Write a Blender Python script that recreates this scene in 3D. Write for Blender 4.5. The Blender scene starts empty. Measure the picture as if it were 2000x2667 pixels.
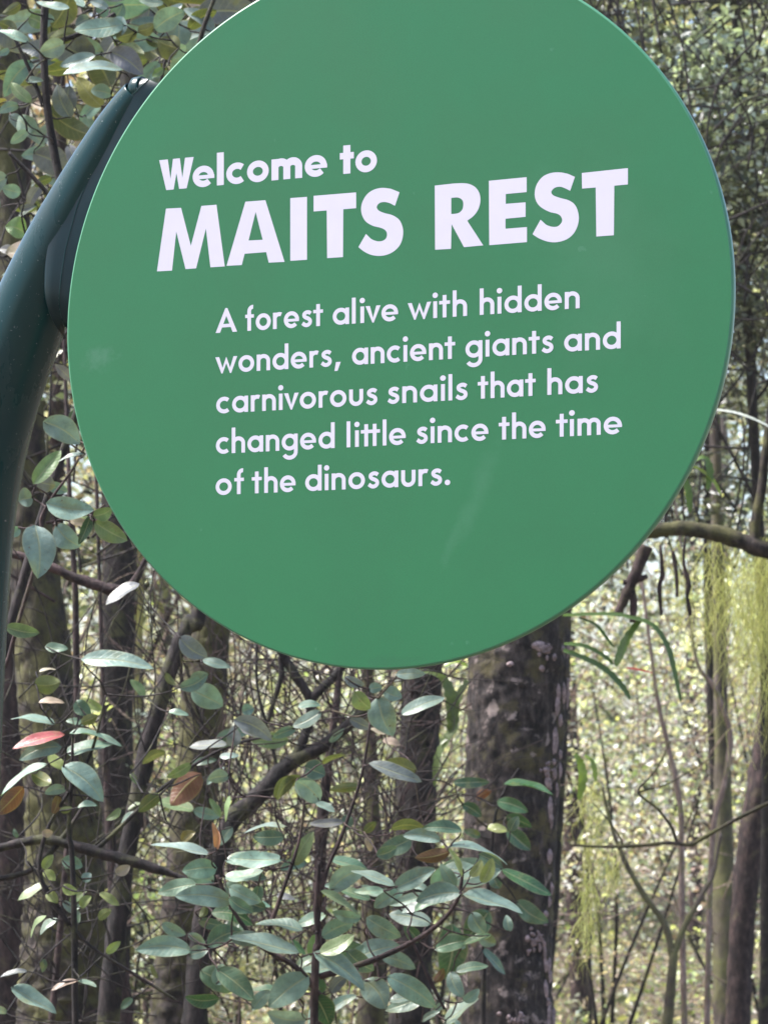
import bpy, math, random
import numpy as np
from mathutils import Vector, Matrix, noise
from mathutils.geometry import tessellate_polygon

random.seed(7)
rng = np.random.default_rng(7)
R = math.radians
S = bpy.context.scene

# ------------------------------------------------------------------ camera, sky, sun, exposure
F, CX, HY, EYE = 6838.0, 1000.0, 2038.6, 1.5          # focal length in photo pixels, principal column, horizon row, eye height
cam = bpy.data.cameras.new('camera')
cam_o = bpy.data.objects.new('camera', cam)
S.collection.objects.link(cam_o)
cam_o.location = (0, 0, EYE)
cam_o.rotation_euler = (R(90), 0, 0)
cam.sensor_fit = 'AUTO'
cam.sensor_width = 36.0
cam.lens = F / 2667.0 * 36.0
cam.shift_y = (HY - 1333.5) / 2667.0
cam.clip_start, cam.clip_end = 0.05, 500.0
cam.dof.use_dof = True
cam.dof.focus_distance = 2.95
cam.dof.aperture_fstop = 18.0
S.camera = cam_o

SUN_EL, SUN_AZ = R(60), R(277)                         # high soft light from the left
w = bpy.data.worlds.new('World')
S.world = w
w.use_nodes = True
wn = w.node_tree
sky = wn.nodes.new('ShaderNodeTexSky')
sky.sky_type = 'NISHITA'
sky.sun_disc = False
sky.sun_elevation, sky.sun_rotation = SUN_EL, SUN_AZ
sky.air_density, sky.dust_density, sky.ozone_density = 1.0, 3.0, 1.0
bg = wn.nodes['Background']
bg.inputs['Strength'].default_value = 0.15
wn.links.new(sky.outputs[0], bg.inputs['Color'])
sun = bpy.data.lights.new('sun', 'SUN')
sun.energy, sun.angle, sun.color = 5.0, R(16), (1.0, 0.97, 0.95)
sun_o = bpy.data.objects.new('sun', sun)
S.collection.objects.link(sun_o)
sd = Vector((math.sin(SUN_AZ) * math.cos(SUN_EL), math.cos(SUN_AZ) * math.cos(SUN_EL), math.sin(SUN_EL)))
sun_o.rotation_euler = sd.to_track_quat('Z', 'Y').to_euler()
sun_o.location = (0, -3, 12)
S.view_settings.view_transform = 'Standard'
S.view_settings.look = 'None'
S.view_settings.gamma = 1.0
S.view_settings.exposure = 1.38
S.render.engine = 'CYCLES'
S.cycles.max_bounces = 6
S.cycles.transparent_max_bounces = 4
S.cycles.use_denoising = True

# ------------------------------------------------------------------ helpers
K = 2000.0 / 1659.0                                    # the overview of the photo is 1659 wide


def P(x, y, D):
    """A photo pixel at depth D metres."""
    return Vector(((x - CX) / F * D, D, EYE + (HY - y) / F * D))


def Q(x, y, D):
    return P(x * K, y * K, D)


def link(o, parent=None):
    S.collection.objects.link(o)
    if parent is not None:
        o.parent = parent
    return o


def tag(o, label=None, cat=None, group=None, kind=None):
    if label: o['label'] = label
    if cat: o['category'] = cat
    if group: o['group'] = group
    if kind: o['kind'] = kind
    return o


def empty(name, loc, label, cat, group=None):
    o = bpy.data.objects.new(name, None)
    o.empty_display_size = 0.05
    link(o)
    o.location = loc
    return tag(o, label, cat, group)


class MB:
    """Collects vertices, faces, colours, uvs; builds one mesh object."""
    def __init__(s):
        s.v, s.f, s.c, s.uv, s.m = [], [], [], [], []

    def add(s, verts, faces, col=(1, 1, 1), uv=None, mat=0):
        n = len(s.v)
        s.v += [tuple(p) for p in verts]
        s.f += [tuple(i + n for i in f) for f in faces]
        s.m += [mat] * len(faces)
        s.c += [(col[0], col[1], col[2], 1.0)] * len(verts)
        s.uv += uv if uv else [(0.0, 0.0)] * len(verts)

    def build(s, name, mats, parent=None, origin=None, smooth=True):
        og = Vector(origin) if origin is not None else (Vector(parent.matrix_basis.translation) if parent is not None else Vector((0, 0, 0)))
        if parent is not None and parent.parent is not None:
            og = og + parent.parent.matrix_basis.translation
        v = np.array(s.v, dtype=np.float64).reshape(-1, 3) - np.array(og)
        me = bpy.data.meshes.new(name)
        me.from_pydata(v.tolist(), [], s.f)
        for m in (mats if isinstance(mats, (list, tuple)) else [mats]):
            me.materials.append(m)
        if any(s.m):
            me.polygons.foreach_set('material_index', s.m)
        a = me.color_attributes.new('Col', 'FLOAT_COLOR', 'POINT')
        a.data.foreach_set('color', np.array(s.c, dtype=np.float32).ravel())
        ul = me.uv_layers.new(name='UVMap')
        li = np.zeros(len(me.loops), dtype=np.int32)
        me.loops.foreach_get('vertex_index', li)
        ul.data.foreach_set('uv', np.array(s.uv, dtype=np.float32)[li].ravel())
        me.polygons.foreach_set('use_smooth', [smooth] * len(me.polygons))
        me.update()
        o = bpy.data.objects.new(name, me)
        link(o, parent)
        if parent is None:
            o.location = og
        return o


def spline(pts, n=6):
    """Catmull-Rom through tuples of any length."""
    p = [np.array(q, dtype=float) for q in pts]
    if len(p) < 3:
        return [p[0] + (p[-1] - p[0]) * i / n for i in range(n + 1)]
    out = []
    for i in range(len(p) - 1):
        a, b, c, d = p[max(i - 1, 0)], p[i], p[i + 1], p[min(i + 2, len(p) - 1)]
        for k in range(n):
            t = k / n
            out.append(0.5 * (2 * b + (c - a) * t + (2 * a - 5 * b + 4 * c - d) * t * t + (3 * b - a - 3 * c + d) * t ** 3))
    out.append(p[-1])
    return out


def tube(mb, pts, rad, seg=8, rough=0.0, nscale=20.0, col=(1, 1, 1), cap=True, mat=0, ridge=0.0):
    """A tube along 3-D points with a radius each; rough displaces the surface."""
    pts = [Vector(p) for p in pts]
    n = len(pts)
    t0 = (pts[1] - pts[0]).normalized()
    up = Vector((0, -1, 0)) if abs(t0.y) < 0.8 else Vector((1, 0, 0))
    u = (up - t0 * up.dot(t0)).normalized()
    vs, uv = [], []
    off = random.random() * 50
    L = 0.0
    for i, p in enumerate(pts):
        t = (pts[min(i + 1, n - 1)] - pts[max(i - 1, 0)]).normalized()
        u = (u - t * u.dot(t)).normalized()
        b = t.cross(u)
        if i: L += (p - pts[i - 1]).length
        for k in range(seg):
            a = 2 * math.pi * k / seg
            d = u * math.cos(a) + b * math.sin(a)
            r = rad[i]
            q = p + d * r
            if rough:
                m = noise.fractal((q + Vector((off, 0, 0))) * nscale, 0.8, 2.0, 3)
                r *= 1 + rough * m
                if ridge:
                    qq = Vector((q.x * nscale * 2.2 + off, q.y * nscale * 2.2, q.z * nscale * 0.35))
                    r += ridge * abs(noise.noise(qq)) * rad[i]
                q = p + d * r
            vs.append(q)
            uv.append((k / seg, L))
    fs = [(i * seg + k, i * seg + (k + 1) % seg, (i + 1) * seg + (k + 1) % seg, (i + 1) * seg + k) for i in range(n - 1) for k in range(seg)]
    if cap:
        fs.append(tuple(range(seg - 1, -1, -1)))
        fs.append(tuple((n - 1) * seg + k for k in range(seg)))
    mb.add(vs, fs, col, uv, mat)


# ------------------------------------------------------------------ materials
def mat(name):
    m = bpy.data.materials.new(name)
    m.use_nodes = True
    t = m.node_tree
    return m, t, t.nodes['Principled BSDF'], t.links


def N(t, typ, **kw):
    n = t.nodes.new(typ)
    for k, v in kw.items():
        setattr(n, k, v)
    return n


def ramp(t, stops):
    r = N(t, 'ShaderNodeValToRGB')
    e = r.color_ramp.elements
    while len(e) < len(stops): e.new(0.5)
    for el, (p, c) in zip(e, stops):
        el.position = p
        el.color = (*c, 1) if len(c) == 3 else c
    return r


def noise_tex(t, scale, detail=6, rough=0.6, coord='Object', stretch=None):
    tc = N(t, 'ShaderNodeTexCoord')
    mp = N(t, 'ShaderNodeMapping')
    if stretch: mp.inputs['Scale'].default_value = stretch
    nz = N(t, 'ShaderNodeTexNoise')
    nz.inputs['Scale'].default_value = scale
    nz.inputs['Detail'].default_value = detail
    nz.inputs['Roughness'].default_value = rough
    t.links.new(tc.outputs[coord], mp.inputs[0])
    t.links.new(mp.outputs[0], nz.inputs['Vector'])
    return nz


def mixc(t, fac, a, b, blend='MIX'):
    m = N(t, 'ShaderNodeMix', data_type='RGBA', blend_type=blend)
    for sock, val in ((0, fac), (6, a), (7, b)):
        if hasattr(val, 'links'): t.links.new(val, m.inputs[sock])
        elif sock == 0: m.inputs[0].default_value = val
        else: m.inputs[sock].default_value = (*val, 1)
    return m.outputs[2]


def bark(name, dark, light, moss, moss_amt, lichen=None, scale=34.0):
    m, t, b, l = mat(name)
    n1 = noise_tex(t, scale, 8, 0.7, stretch=(1, 1, 0.45))
    c = ramp(t, [(0.40, dark), (0.52, tuple(a * 0.65 + q * 0.35 for a, q in zip(dark, light))), (0.64, light)])
    l.new(n1.outputs[0], c.inputs[0])
    n2 = noise_tex(t, scale * 0.28, 6, 0.65)
    mr = ramp(t, [(0.60 - 0.25 * moss_amt, (0, 0, 0)), (0.72 - 0.2 * moss_amt, (1, 1, 1))])
    l.new(n2.outputs[0], mr.inputs[0])
    n4 = noise_tex(t, scale * 4, 4, 0.7)
    mm = mixc(t, n4.outputs[0], tuple(x * 0.35 for x in moss), tuple(x * 1.5 for x in moss))
    col = mixc(t, mr.outputs[0], c.outputs[0], mm)
    if lichen:
        n3 = noise_tex(t, scale * 0.5, 3, 0.55)
        n3.inputs['W' if 'W' in n3.inputs and n3.inputs['W'].enabled else 'Distortion'].default_value = 0.3
        lr = ramp(t, [(0.60, (0, 0, 0)), (0.68, (0.75, 0.75, 0.75))])
        l.new(n3.outputs[0], lr.inputs[0])
        col = mixc(t, lr.outputs[0], col, lichen)
    l.new(col, b.inputs['Base Color'])
    b.inputs['Roughness'].default_value = 0.8
    b.inputs['Specular IOR Level'].default_value = 0.35
    bp = N(t, 'ShaderNodeBump')
    bp.inputs['Strength'].default_value = 0.9
    bp.inputs['Distance'].default_value = 0.010
    l.new(n1.outputs[0], bp.inputs['Height'])
    l.new(bp.outputs[0], b.inputs['Normal'])
    return m


def leaf_material(name, rough=0.4, back=(1.5, 1.05, 0.5), transl=0.35, veins=False, spec=0.5, backmix=1.0):
    """Colour from the leaf's own attribute; the underside has its own tint."""
    m, t, b, l = mat(name)
    at = N(t, 'ShaderNodeAttribute', attribute_name='Col')
    nz = noise_tex(t, 60.0, 4, 0.6)
    mr = ramp(t, [(0.3, (0.72, 0.72, 0.72)), (0.7, (1.2, 1.2, 1.2))])
    l.new(nz.outputs[0], mr.inputs[0])
    col = mixc(t, 1.0, at.outputs['Color'], mr.outputs[0], 'MULTIPLY')
    if veins:
        uv = N(t, 'ShaderNodeUVMap')
        sx = N(t, 'ShaderNodeSeparateXYZ')
        l.new(uv.outputs[0], sx.inputs[0])
        ab = N(t, 'ShaderNodeMath', operation='ABSOLUTE')
        l.new(sx.outputs['X'], ab.inputs[0])
        rib = ramp(t, [(0.035, (1, 1, 1)), (0.09, (0, 0, 0))])
        l.new(ab.outputs[0], rib.inputs[0])
        # side veins: stripes in v + |u| slant
        ad = N(t, 'ShaderNodeMath', operation='MULTIPLY_ADD')
        l.new(ab.outputs[0], ad.inputs[0])
        ad.inputs[1].default_value = -0.16
        l.new(sx.outputs['Y'], ad.inputs[2])
        mu = N(t, 'ShaderNodeMath', operation='MULTIPLY')
        l.new(ad.outputs[0], mu.inputs[0])
        mu.inputs[1].default_value = 62.0
        sn = N(t, 'ShaderNodeMath', operation='SINE')
        l.new(mu.outputs[0], sn.inputs[0])
        sv = ramp(t, [(0.86, (0, 0, 0)), (1.0, (0.3, 0.3, 0.3))])
        l.new(sn.outputs[0], sv.inputs[0])
        mx = N(t, 'ShaderNodeMath', operation='MAXIMUM')
        l.new(rib.outputs[0], mx.inputs[0])
        l.new(sv.outputs[0], mx.inputs[1])
        pale = mixc(t, 0.55, col, (0.30, 0.30, 0.16))
        col = mixc(t, mx.outputs[0], col, pale)
        bp = N(t, 'ShaderNodeBump')
        bp.inputs['Strength'].default_value = 0.35
        bp.inputs['Distance'].default_value = 0.002
        n2 = noise_tex(t, 140.0, 3, 0.6)
        sm = N(t, 'ShaderNodeMath', operation='SUBTRACT')
        l.new(n2.outputs[0], sm.inputs[0])
        l.new(mx.outputs[0], sm.inputs[1])
        l.new(sm.outputs[0], bp.inputs['Height'])
        l.new(bp.outputs[0], b.inputs['Normal'])
    if veins:
        # browning and yellowing that belongs to the blade: blotches and a paler margin
        n5 = noise_tex(t, 26.0, 3, 0.55)
        b5 = ramp(t, [(0.58, (0, 0, 0)), (0.72, (0.55, 0.55, 0.55))])
        l.new(n5.outputs[0], b5.inputs[0])
        col = mixc(t, b5.outputs[0], col, (0.17, 0.17, 0.06))
        n6 = noise_tex(t, 210.0, 2, 0.5)
        b6 = ramp(t, [(0.70, (0, 0, 0)), (0.74, (0.8, 0.8, 0.8))])
        l.new(n6.outputs[0], b6.inputs[0])
        col = mixc(t, b6.outputs[0], col, (0.10, 0.06, 0.03))
        b7 = ramp(t, [(0.86, (0, 0, 0)), (1.0, (0.4, 0.4, 0.4))])
        l.new(ab.outputs[0], b7.inputs[0])
        col = mixc(t, b7.outputs[0], col, (0.26, 0.24, 0.12))
    bk = mixc(t, 1.0, col, back, 'MULTIPLY')
    geo = N(t, 'ShaderNodeNewGeometry')
    fac = geo.outputs['Backfacing']
    both = mixc(t, fac, col, bk)
    l.new(both, b.inputs['Base Color'])
    b.inputs['Roughness'].default_value = rough
    b.inputs['Specular IOR Level'].default_value = spec
    tr = N(t, 'ShaderNodeBsdfTranslucent')
    tc = mixc(t, 1.0, both, (1.1, 1.2, 0.7), 'MULTIPLY')
    l.new(tc, tr.inputs['Color'])
    ms = N(t, 'ShaderNodeMixShader')
    ms.inputs[0].default_value = transl
    l.new(b.outputs[0], ms.inputs[1])
    l.new(tr.outputs[0], ms.inputs[2])
    l.new(ms.outputs[0], t.nodes['Material Output'].inputs['Surface'])
    return m


def plain(name, col, rough=0.7, spec=0.4, nscale=60, var=0.35, coat=0.0):
    m, t, b, l = mat(name)
    nz = noise_tex(t, nscale, 5, 0.6)
    r = ramp(t, [(0.3, tuple(c * (1 - var) for c in col)), (0.7, tuple(min(c * (1 + var), 1) for c in col))])
    l.new(nz.outputs[0], r.inputs[0])
    l.new(r.outputs[0], b.inputs['Base Color'])
    b.inputs['Roughness'].default_value = rough
    b.inputs['Specular IOR Level'].default_value = spec
    b.inputs['Coat Weight'].default_value = coat
    b.inputs['Coat Roughness'].default_value = 0.08
    return m


def panel_material():
    m, t, b, l = mat('green_sign_face')
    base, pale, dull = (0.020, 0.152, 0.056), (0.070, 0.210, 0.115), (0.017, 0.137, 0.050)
    n1 = noise_tex(t, 5.0, 5, 0.6)
    r1 = ramp(t, [(0.38, (0, 0, 0)), (0.68, (1, 1, 1))])
    l.new(n1.outputs[0], r1.inputs[0])
    col = mixc(t, r1.outputs[0], base, dull)
    uvn = N(t, 'ShaderNodeUVMap')

    def blot(cx, cy, rx, ry, ang, scale, lo, hi, amt, tint, stretch):
        """A scuff, stain or dust patch with its own place and shape on the panel."""
        nonlocal col
        mp = N(t, 'ShaderNodeMapping', vector_type='TEXTURE')
        mp.inputs['Location'].default_value = (cx, cy, 0)
        mp.inputs['Rotation'].default_value = (0, 0, R(ang))
        mp.inputs['Scale'].default_value = (rx, ry, 1)
        l.new(uvn.outputs[0], mp.inputs[0])
        ln = N(t, 'ShaderNodeVectorMath', operation='LENGTH')
        l.new(mp.outputs[0], ln.inputs[0])
        nz = noise_tex(t, scale, 5, 0.65, 'UV', stretch)
        ad = N(t, 'ShaderNodeMath', operation='MULTIPLY_ADD')
        l.new(nz.outputs[0], ad.inputs[0])
        ad.inputs[1].default_value = -1.6
        l.new(ln.outputs['Value'], ad.inputs[2])
        rr = ramp(t, [(lo, (amt, amt, amt)), (hi, (0, 0, 0))])
        sh = N(t, 'ShaderNodeMath', operation='ADD')
        l.new(ad.outputs[0], sh.inputs[0])
        sh.inputs[1].default_value = 0.8
        l.new(sh.outputs[0], rr.inputs[0])
        col = mixc(t, rr.outputs[0], col, tint)

    blot(0.28, -0.52, 0.22, 0.05, 68, 9, 0.2, 0.75, 0.26, pale, (1, 1, 1))          # wiped scuff
    blot(0.20, -0.66, 0.10, 0.03, 70, 14, 0.2, 0.7, 0.25, pale, (1, 1, 1))
    blot(-0.90, -0.08, 0.10, 0.07, 0, 26, 0.1, 0.6, 0.3, (0.11, 0.23, 0.16), (1, 1, 1))   # dust by the post
    blot(0.02, -0.985, 0.16, 0.035, 0, 16, 0.3, 0.6, 0.45, (0.02, 0.12, 0.05), (1, 1, 1))  # algae along the bottom
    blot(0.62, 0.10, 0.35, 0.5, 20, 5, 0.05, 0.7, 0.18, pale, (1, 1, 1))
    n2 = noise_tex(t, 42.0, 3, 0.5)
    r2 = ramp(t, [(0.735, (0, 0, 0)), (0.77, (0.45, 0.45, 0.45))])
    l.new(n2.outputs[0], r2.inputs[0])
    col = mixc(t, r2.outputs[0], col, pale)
    n3 = noise_tex(t, 900.0, 2, 0.5)
    r3 = ramp(t, [(0.3, (0.94, 0.94, 0.94)), (0.7, (1.06, 1.06, 1.06))])
    l.new(n3.outputs[0], r3.inputs[0])
    col = mixc(t, 1.0, col, r3.outputs[0], 'MULTIPLY')
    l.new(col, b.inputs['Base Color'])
    rg = ramp(t, [(0.35, (0.34, 0.34, 0.34)), (0.7, (0.5, 0.5, 0.5))])
    l.new(n1.outputs[0], rg.inputs[0])
    l.new(rg.outputs[0], b.inputs['Roughness'])
    b.inputs['Specular IOR Level'].default_value = 0.4
    return m


def post_material():
    m, t, b, l = mat('dark_teal_gloss_paint')
    n1 = noise_tex(t, 14.0, 6, 0.65, stretch=(1, 1, 0.4))
    r1 = ramp(t, [(0.52, (0, 0, 0)), (0.78, (0.55, 0.55, 0.55))])
    l.new(n1.outputs[0], r1.inputs[0])
    col = mixc(t, r1.outputs[0], (0.0018, 0.026, 0.027), (0.010, 0.022, 0.026))
    n2 = noise_tex(t, 260.0, 2, 0.5)
    r2 = ramp(t, [(0.69, (0, 0, 0)), (0.74, (0.5, 0.5, 0.5))])
    l.new(n2.outputs[0], r2.inputs[0])
    col = mixc(t, r2.outputs[0], col, (0.2, 0.22, 0.22))
    l.new(col, b.inputs['Base Color'])
    rr = ramp(t, [(0.4, (0.17, 0.17, 0.17)), (0.75, (0.4, 0.4, 0.4))])
    l.new(n1.outputs[0], rr.inputs[0])
    l.new(rr.outputs[0], b.inputs['Roughness'])
    b.inputs['Specular IOR Level'].default_value = 0.28
    b.inputs['Coat Weight'].default_value = 0.0
    b.inputs['Coat Roughness'].default_value = 0.12
    return m


def ground_material():
    m, t, b, l = mat('leaf_litter_ground')
    n1 = noise_tex(t, 9.0, 8, 0.75)
    c = ramp(t, [(0.3, (0.05, 0.035, 0.025)), (0.5, (0.14, 0.10, 0.07)), (0.62, (0.16, 0.15, 0.06)), (0.75, (0.27, 0.22, 0.15))])
    l.new(n1.outputs[0], c.inputs[0])
    l.new(c.outputs[0], b.inputs['Base Color'])
    b.inputs['Roughness'].default_value = 0.9
    bp = N(t, 'ShaderNodeBump')
    bp.inputs['Distance'].default_value = 0.05
    l.new(n1.outputs[0], bp.inputs['Height'])
    l.new(bp.outputs[0], b.inputs['Normal'])
    return m


M = dict(
    shade_navy=plain('shade_band_navy', (0.0012, 0.012, 0.015), 0.28, 0.2, 30, 0.2),  # near-black colour standing for the shade on the post
    panel=panel_material(), post=post_material(), ground=ground_material(),
    letter=plain('white_vinyl', (0.60, 0.565, 0.665), 0.45, 0.4, 40, 0.02),
    rim=plain('green_panel_edge', (0.055, 0.20, 0.11), 0.35, 0.5, 40, 0.08),
    bark_main=bark('dark_mossy_bark', (0.004, 0.003, 0.004), (0.078, 0.060, 0.055), (0.085, 0.072, 0.032), 0.35, (0.30, 0.24, 0.22), 55),
    bark_moss=bark('mossy_bark', (0.006, 0.004, 0.004), (0.070, 0.052, 0.044), (0.078, 0.074, 0.024), 0.7, None, 40),
    bark_thin=bark('thin_dark_bark', (0.004, 0.003, 0.0035), (0.038, 0.027, 0.027), (0.07, 0.07, 0.03), 0.25, None, 45),
    bark_red=bark('reddish_bark', (0.012, 0.006, 0.007), (0.075, 0.045, 0.043), (0.09, 0.07, 0.04), 0.2, None, 45),
    bark_pale=bark('pale_bark', (0.16, 0.11, 0.09), (0.36, 0.27, 0.23), (0.2, 0.19, 0.08), 0.3, None, 40),
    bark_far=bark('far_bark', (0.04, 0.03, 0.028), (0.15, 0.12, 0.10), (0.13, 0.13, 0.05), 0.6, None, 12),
    leaf=leaf_material('shrub_leaf', 0.38, (1.0, 0.92, 0.55), 0.22, True, 0.45),
    gloss=leaf_material('glossy_leaf', 0.16, (1.2, 0.9, 0.5), 0.2, True, 0.7),
    far=leaf_material('far_leaf', 0.3, (1.05, 1.0, 0.85), 0.45, False, 0.6),
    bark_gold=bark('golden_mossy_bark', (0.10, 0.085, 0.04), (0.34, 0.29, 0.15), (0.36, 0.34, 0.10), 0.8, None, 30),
    lichen=plain('pink_grey_lichen', (0.26, 0.20, 0.20), 0.9, 0.2, 90, 0.5),
    strap=leaf_material('strap_leaf', 0.3, (1.1, 1.0, 0.7), 0.4, False, 0.5),
    moss=leaf_material('hanging_moss', 0.9, (1.0, 1.0, 1.0), 0.5, False, 0.1),
)

# ------------------------------------------------------------------ ground
gx = np.linspace(-60, 60, 61)
gy = np.concatenate([np.linspace(-30, 40, 71), np.linspace(42, 160, 30)])
gm = MB()
vs = []
for y in gy:
    for x in gx:
        z = 0.10 * noise.noise((x * 0.35, y * 0.35, 3.0)) if y > 7 else 0.0
        vs.append((x, y, z - 0.02))
nx = len(gx)
gm.add(vs, [(j * nx + i, j * nx + i + 1, (j + 1) * nx + i + 1, (j + 1) * nx + i) for j in range(len(gy) - 1) for i in range(nx - 1)])
tag(gm.build('ground', M['ground']), kind='structure')

# ------------------------------------------------------------------ the sign
SC = 4.0 / 3.0
TH = 0.371968753
C0 = Vector((-1.89232257e-04 * 2.20895758, 2.20895758, 0.178946380 * 2.20895758)) * SC + Vector((0, 0, EYE))
US = Vector((math.cos(TH), -math.sin(TH), 0))
UT = Vector((0, 0, 1))
NZ = US.cross(UT)                                       # towards the viewer's side
if NZ.y > 0: NZ = -NZ
RAD = 0.3 * SC


def plane(x, y, off=0.0):
    """Photo pixel -> (s, t) on the sign plane moved off metres along its normal."""
    d = Vector(((x - CX) / F, 1.0, (HY - y) / F))
    o = Vector((0, 0, EYE))
    c = C0 + NZ * off
    k = (c - o).dot(NZ) / d.dot(NZ)
    q = o + d * k - c
    return q.dot(US), q.dot(UT)


def W3(s, t, off=0.0):
    return C0 + US * s + UT * t + NZ * off


SIGN = empty('welcome_sign', (W3(-0.53, 0).x, W3(-0.53, 0).y, 0.0),
             'round green welcome sign with white lettering on a curved dark teal post', 'sign')
# panel: a disc with rounded edges
pm = MB()
NS = 256
prof = [(RAD - 0.0024, 0.0), (RAD - 0.0007, -0.0007), (RAD, -0.0022), (RAD, -0.0105), (RAD - 0.0006, -0.0120), (RAD - 0.002, -0.0128)]
ring = []
for r, z in prof:
    for k in range(NS):
        a = 2 * math.pi * k / NS
        ring.append(W3(r * math.cos(a), r * math.sin(a), z))
fs = [tuple(range(NS))]
pm.add(ring[:NS], fs, uv=[(math.cos(2 * math.pi * k / NS), math.sin(2 * math.pi * k / NS)) for k in range(NS)], mat=0)
side = [(i * NS + k, (i + 1) * NS + k, (i + 1) * NS + (k + 1) % NS, i * NS + (k + 1) % NS) for i in range(len(prof) - 1) for k in range(NS)]
pm.add(ring, side, mat=1)
pm.add(ring[-NS:], [tuple(range(NS - 1, -1, -1))], mat=1)
panel = pm.build('panel', [M['panel'], M['rim']], SIGN)
for p in panel.data.polygons:
    if len(p.vertices) > 4: p.use_smooth = False

# post: bent tapering tube behind the disc's left edge
outer = [(371, 200, 72), (337, 211, 84), (270, 287, 112), (211, 371, 138), (143.5, 477, 163), (76, 591, 186), (0, 738, 204), (-48, 850, 212),
         (-103, 1000, 216), (-146, 1170, 217), (-172, 1350, 216), (-186, 1550, 214), (-198, 1800, 212), (-208, 2100, 212), (-212, 2667, 212)]
outs = spline(outer, 8)
ctr, rad = [], []
for i, (x, y, wd) in enumerate(outs):
    a, b = outs[max(i - 1, 0)], outs[min(i + 1, len(outs) - 1)]
    tx, ty = b[0] - a[0], b[1] - a[1]
    L = math.hypot(tx, ty)
    nxp, nyp = ty / L, -tx / L
    if nxp < 0: nxp, nyp = -nxp, -nyp
    cx, cy = x + nxp * wd / 2, y + nyp * wd / 2
    r = wd / 2 * 3.1 / F
    off = -(0.0135 + r * 0.98 + 0.003)
    s, t = plane(cx, cy, off)
    ctr.append(W3(s, t, off))
    rad.append(r)
last = ctr[-1].copy()
for z in (0.8, 0.4, -0.1):
    ctr.append(Vector((last.x, last.y, z)))
    rad.append(rad[-1])
tb = MB()
tube(tb, ctr, rad, 48)
post = tb.build('post', M['post'], SIGN)
for p in post.data.polygons:
    if len(p.vertices) > 4: p.use_smooth = False

# shade along the post, modelled as a near-black strip with a thin bright line
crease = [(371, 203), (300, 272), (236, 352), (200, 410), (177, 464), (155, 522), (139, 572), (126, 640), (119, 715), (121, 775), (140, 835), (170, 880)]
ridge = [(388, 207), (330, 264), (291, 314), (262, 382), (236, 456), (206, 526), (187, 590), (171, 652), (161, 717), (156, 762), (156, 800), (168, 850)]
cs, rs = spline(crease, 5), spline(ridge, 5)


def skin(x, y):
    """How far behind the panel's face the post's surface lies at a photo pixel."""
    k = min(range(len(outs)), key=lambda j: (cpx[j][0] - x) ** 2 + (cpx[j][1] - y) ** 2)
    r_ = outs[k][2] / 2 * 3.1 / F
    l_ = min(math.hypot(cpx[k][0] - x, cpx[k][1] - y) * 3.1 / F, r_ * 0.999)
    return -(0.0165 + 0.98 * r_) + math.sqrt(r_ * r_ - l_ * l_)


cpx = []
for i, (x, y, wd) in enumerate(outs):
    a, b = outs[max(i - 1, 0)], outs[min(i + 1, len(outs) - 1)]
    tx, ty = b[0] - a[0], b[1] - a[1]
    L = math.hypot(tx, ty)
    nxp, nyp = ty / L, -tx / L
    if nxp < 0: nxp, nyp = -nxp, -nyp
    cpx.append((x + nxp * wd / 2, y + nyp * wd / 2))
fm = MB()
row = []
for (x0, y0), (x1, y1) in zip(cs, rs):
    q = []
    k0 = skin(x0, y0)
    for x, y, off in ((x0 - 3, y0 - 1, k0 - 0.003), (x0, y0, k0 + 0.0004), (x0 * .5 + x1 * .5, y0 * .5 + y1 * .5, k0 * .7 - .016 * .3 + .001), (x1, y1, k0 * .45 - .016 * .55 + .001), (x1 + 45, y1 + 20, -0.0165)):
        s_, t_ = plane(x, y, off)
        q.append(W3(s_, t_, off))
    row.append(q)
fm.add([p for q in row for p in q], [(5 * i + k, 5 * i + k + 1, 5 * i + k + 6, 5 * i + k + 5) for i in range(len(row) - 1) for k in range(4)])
fm.build('shade_band', M['shade_navy'], SIGN)  # added strip, the post's dark reflection put into its colour
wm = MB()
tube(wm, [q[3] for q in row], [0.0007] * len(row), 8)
wm.build('glint_line', M['post'], SIGN)  # added tube standing for the bright reflected line on the post


# ---- lettering
class Ink:
    def __init__(s):
        s.mb, s.k = MB(), 0

    def z(s):
        s.k = (s.k + 1) % 40
        return 0.00004 + 0.000004 * s.k

    def poly(s, outlines):
        zz = s.z()
        loops = [[Vector((p[0], p[1], 0)) for p in o] for o in outlines]
        tri = tessellate_polygon(loops)
        flat = [p for o in loops for p in o]
        vs = [W3(p.x, p.y, zz) for p in flat]
        fs = []
        for a, b, c in tri:
            if (flat[b] - flat[a]).cross(flat[c] - flat[a]).z < 0: a, b, c = c, b, a
            fs.append((a, b, c))
        s.mb.add(vs, fs)

    def stroke(s, pts, w, closed=False):
        """A flat ribbon w wide along points (already in plane metres)."""
        zz = s.z()
        p = [Vector((a, b)) for a, b in pts]
        n = len(p)
        L, Rr = [], []
        for i in range(n):
            a = p[i - 1] if (i or closed) else None
            c = p[(i + 1) % n] if (i < n - 1 or closed) else None
            d1 = (p[i] - a).normalized() if a is not None else None
            d2 = (c - p[i]).normalized() if c is not None else None
            if d1 is None: d = d2; k = 1
            elif d2 is None: d = d1; k = 1
            else:
                d = (d1 + d2).normalized()
                k = 1 / max(d.dot(d1), 0.35)
            nn = Vector((-d.y, d.x)) * (w / 2 * k)
            L.append(p[i] + nn); Rr.append(p[i] - nn)
        vs = [W3(q.x, q.y, zz) for q in L] + [W3(q.x, q.y, zz) for q in Rr]
        m = n if closed else n - 1
        s.mb.add(vs, [(n + i, n + (i + 1) % n, (i + 1) % n, i) for i in range(m)])


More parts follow.
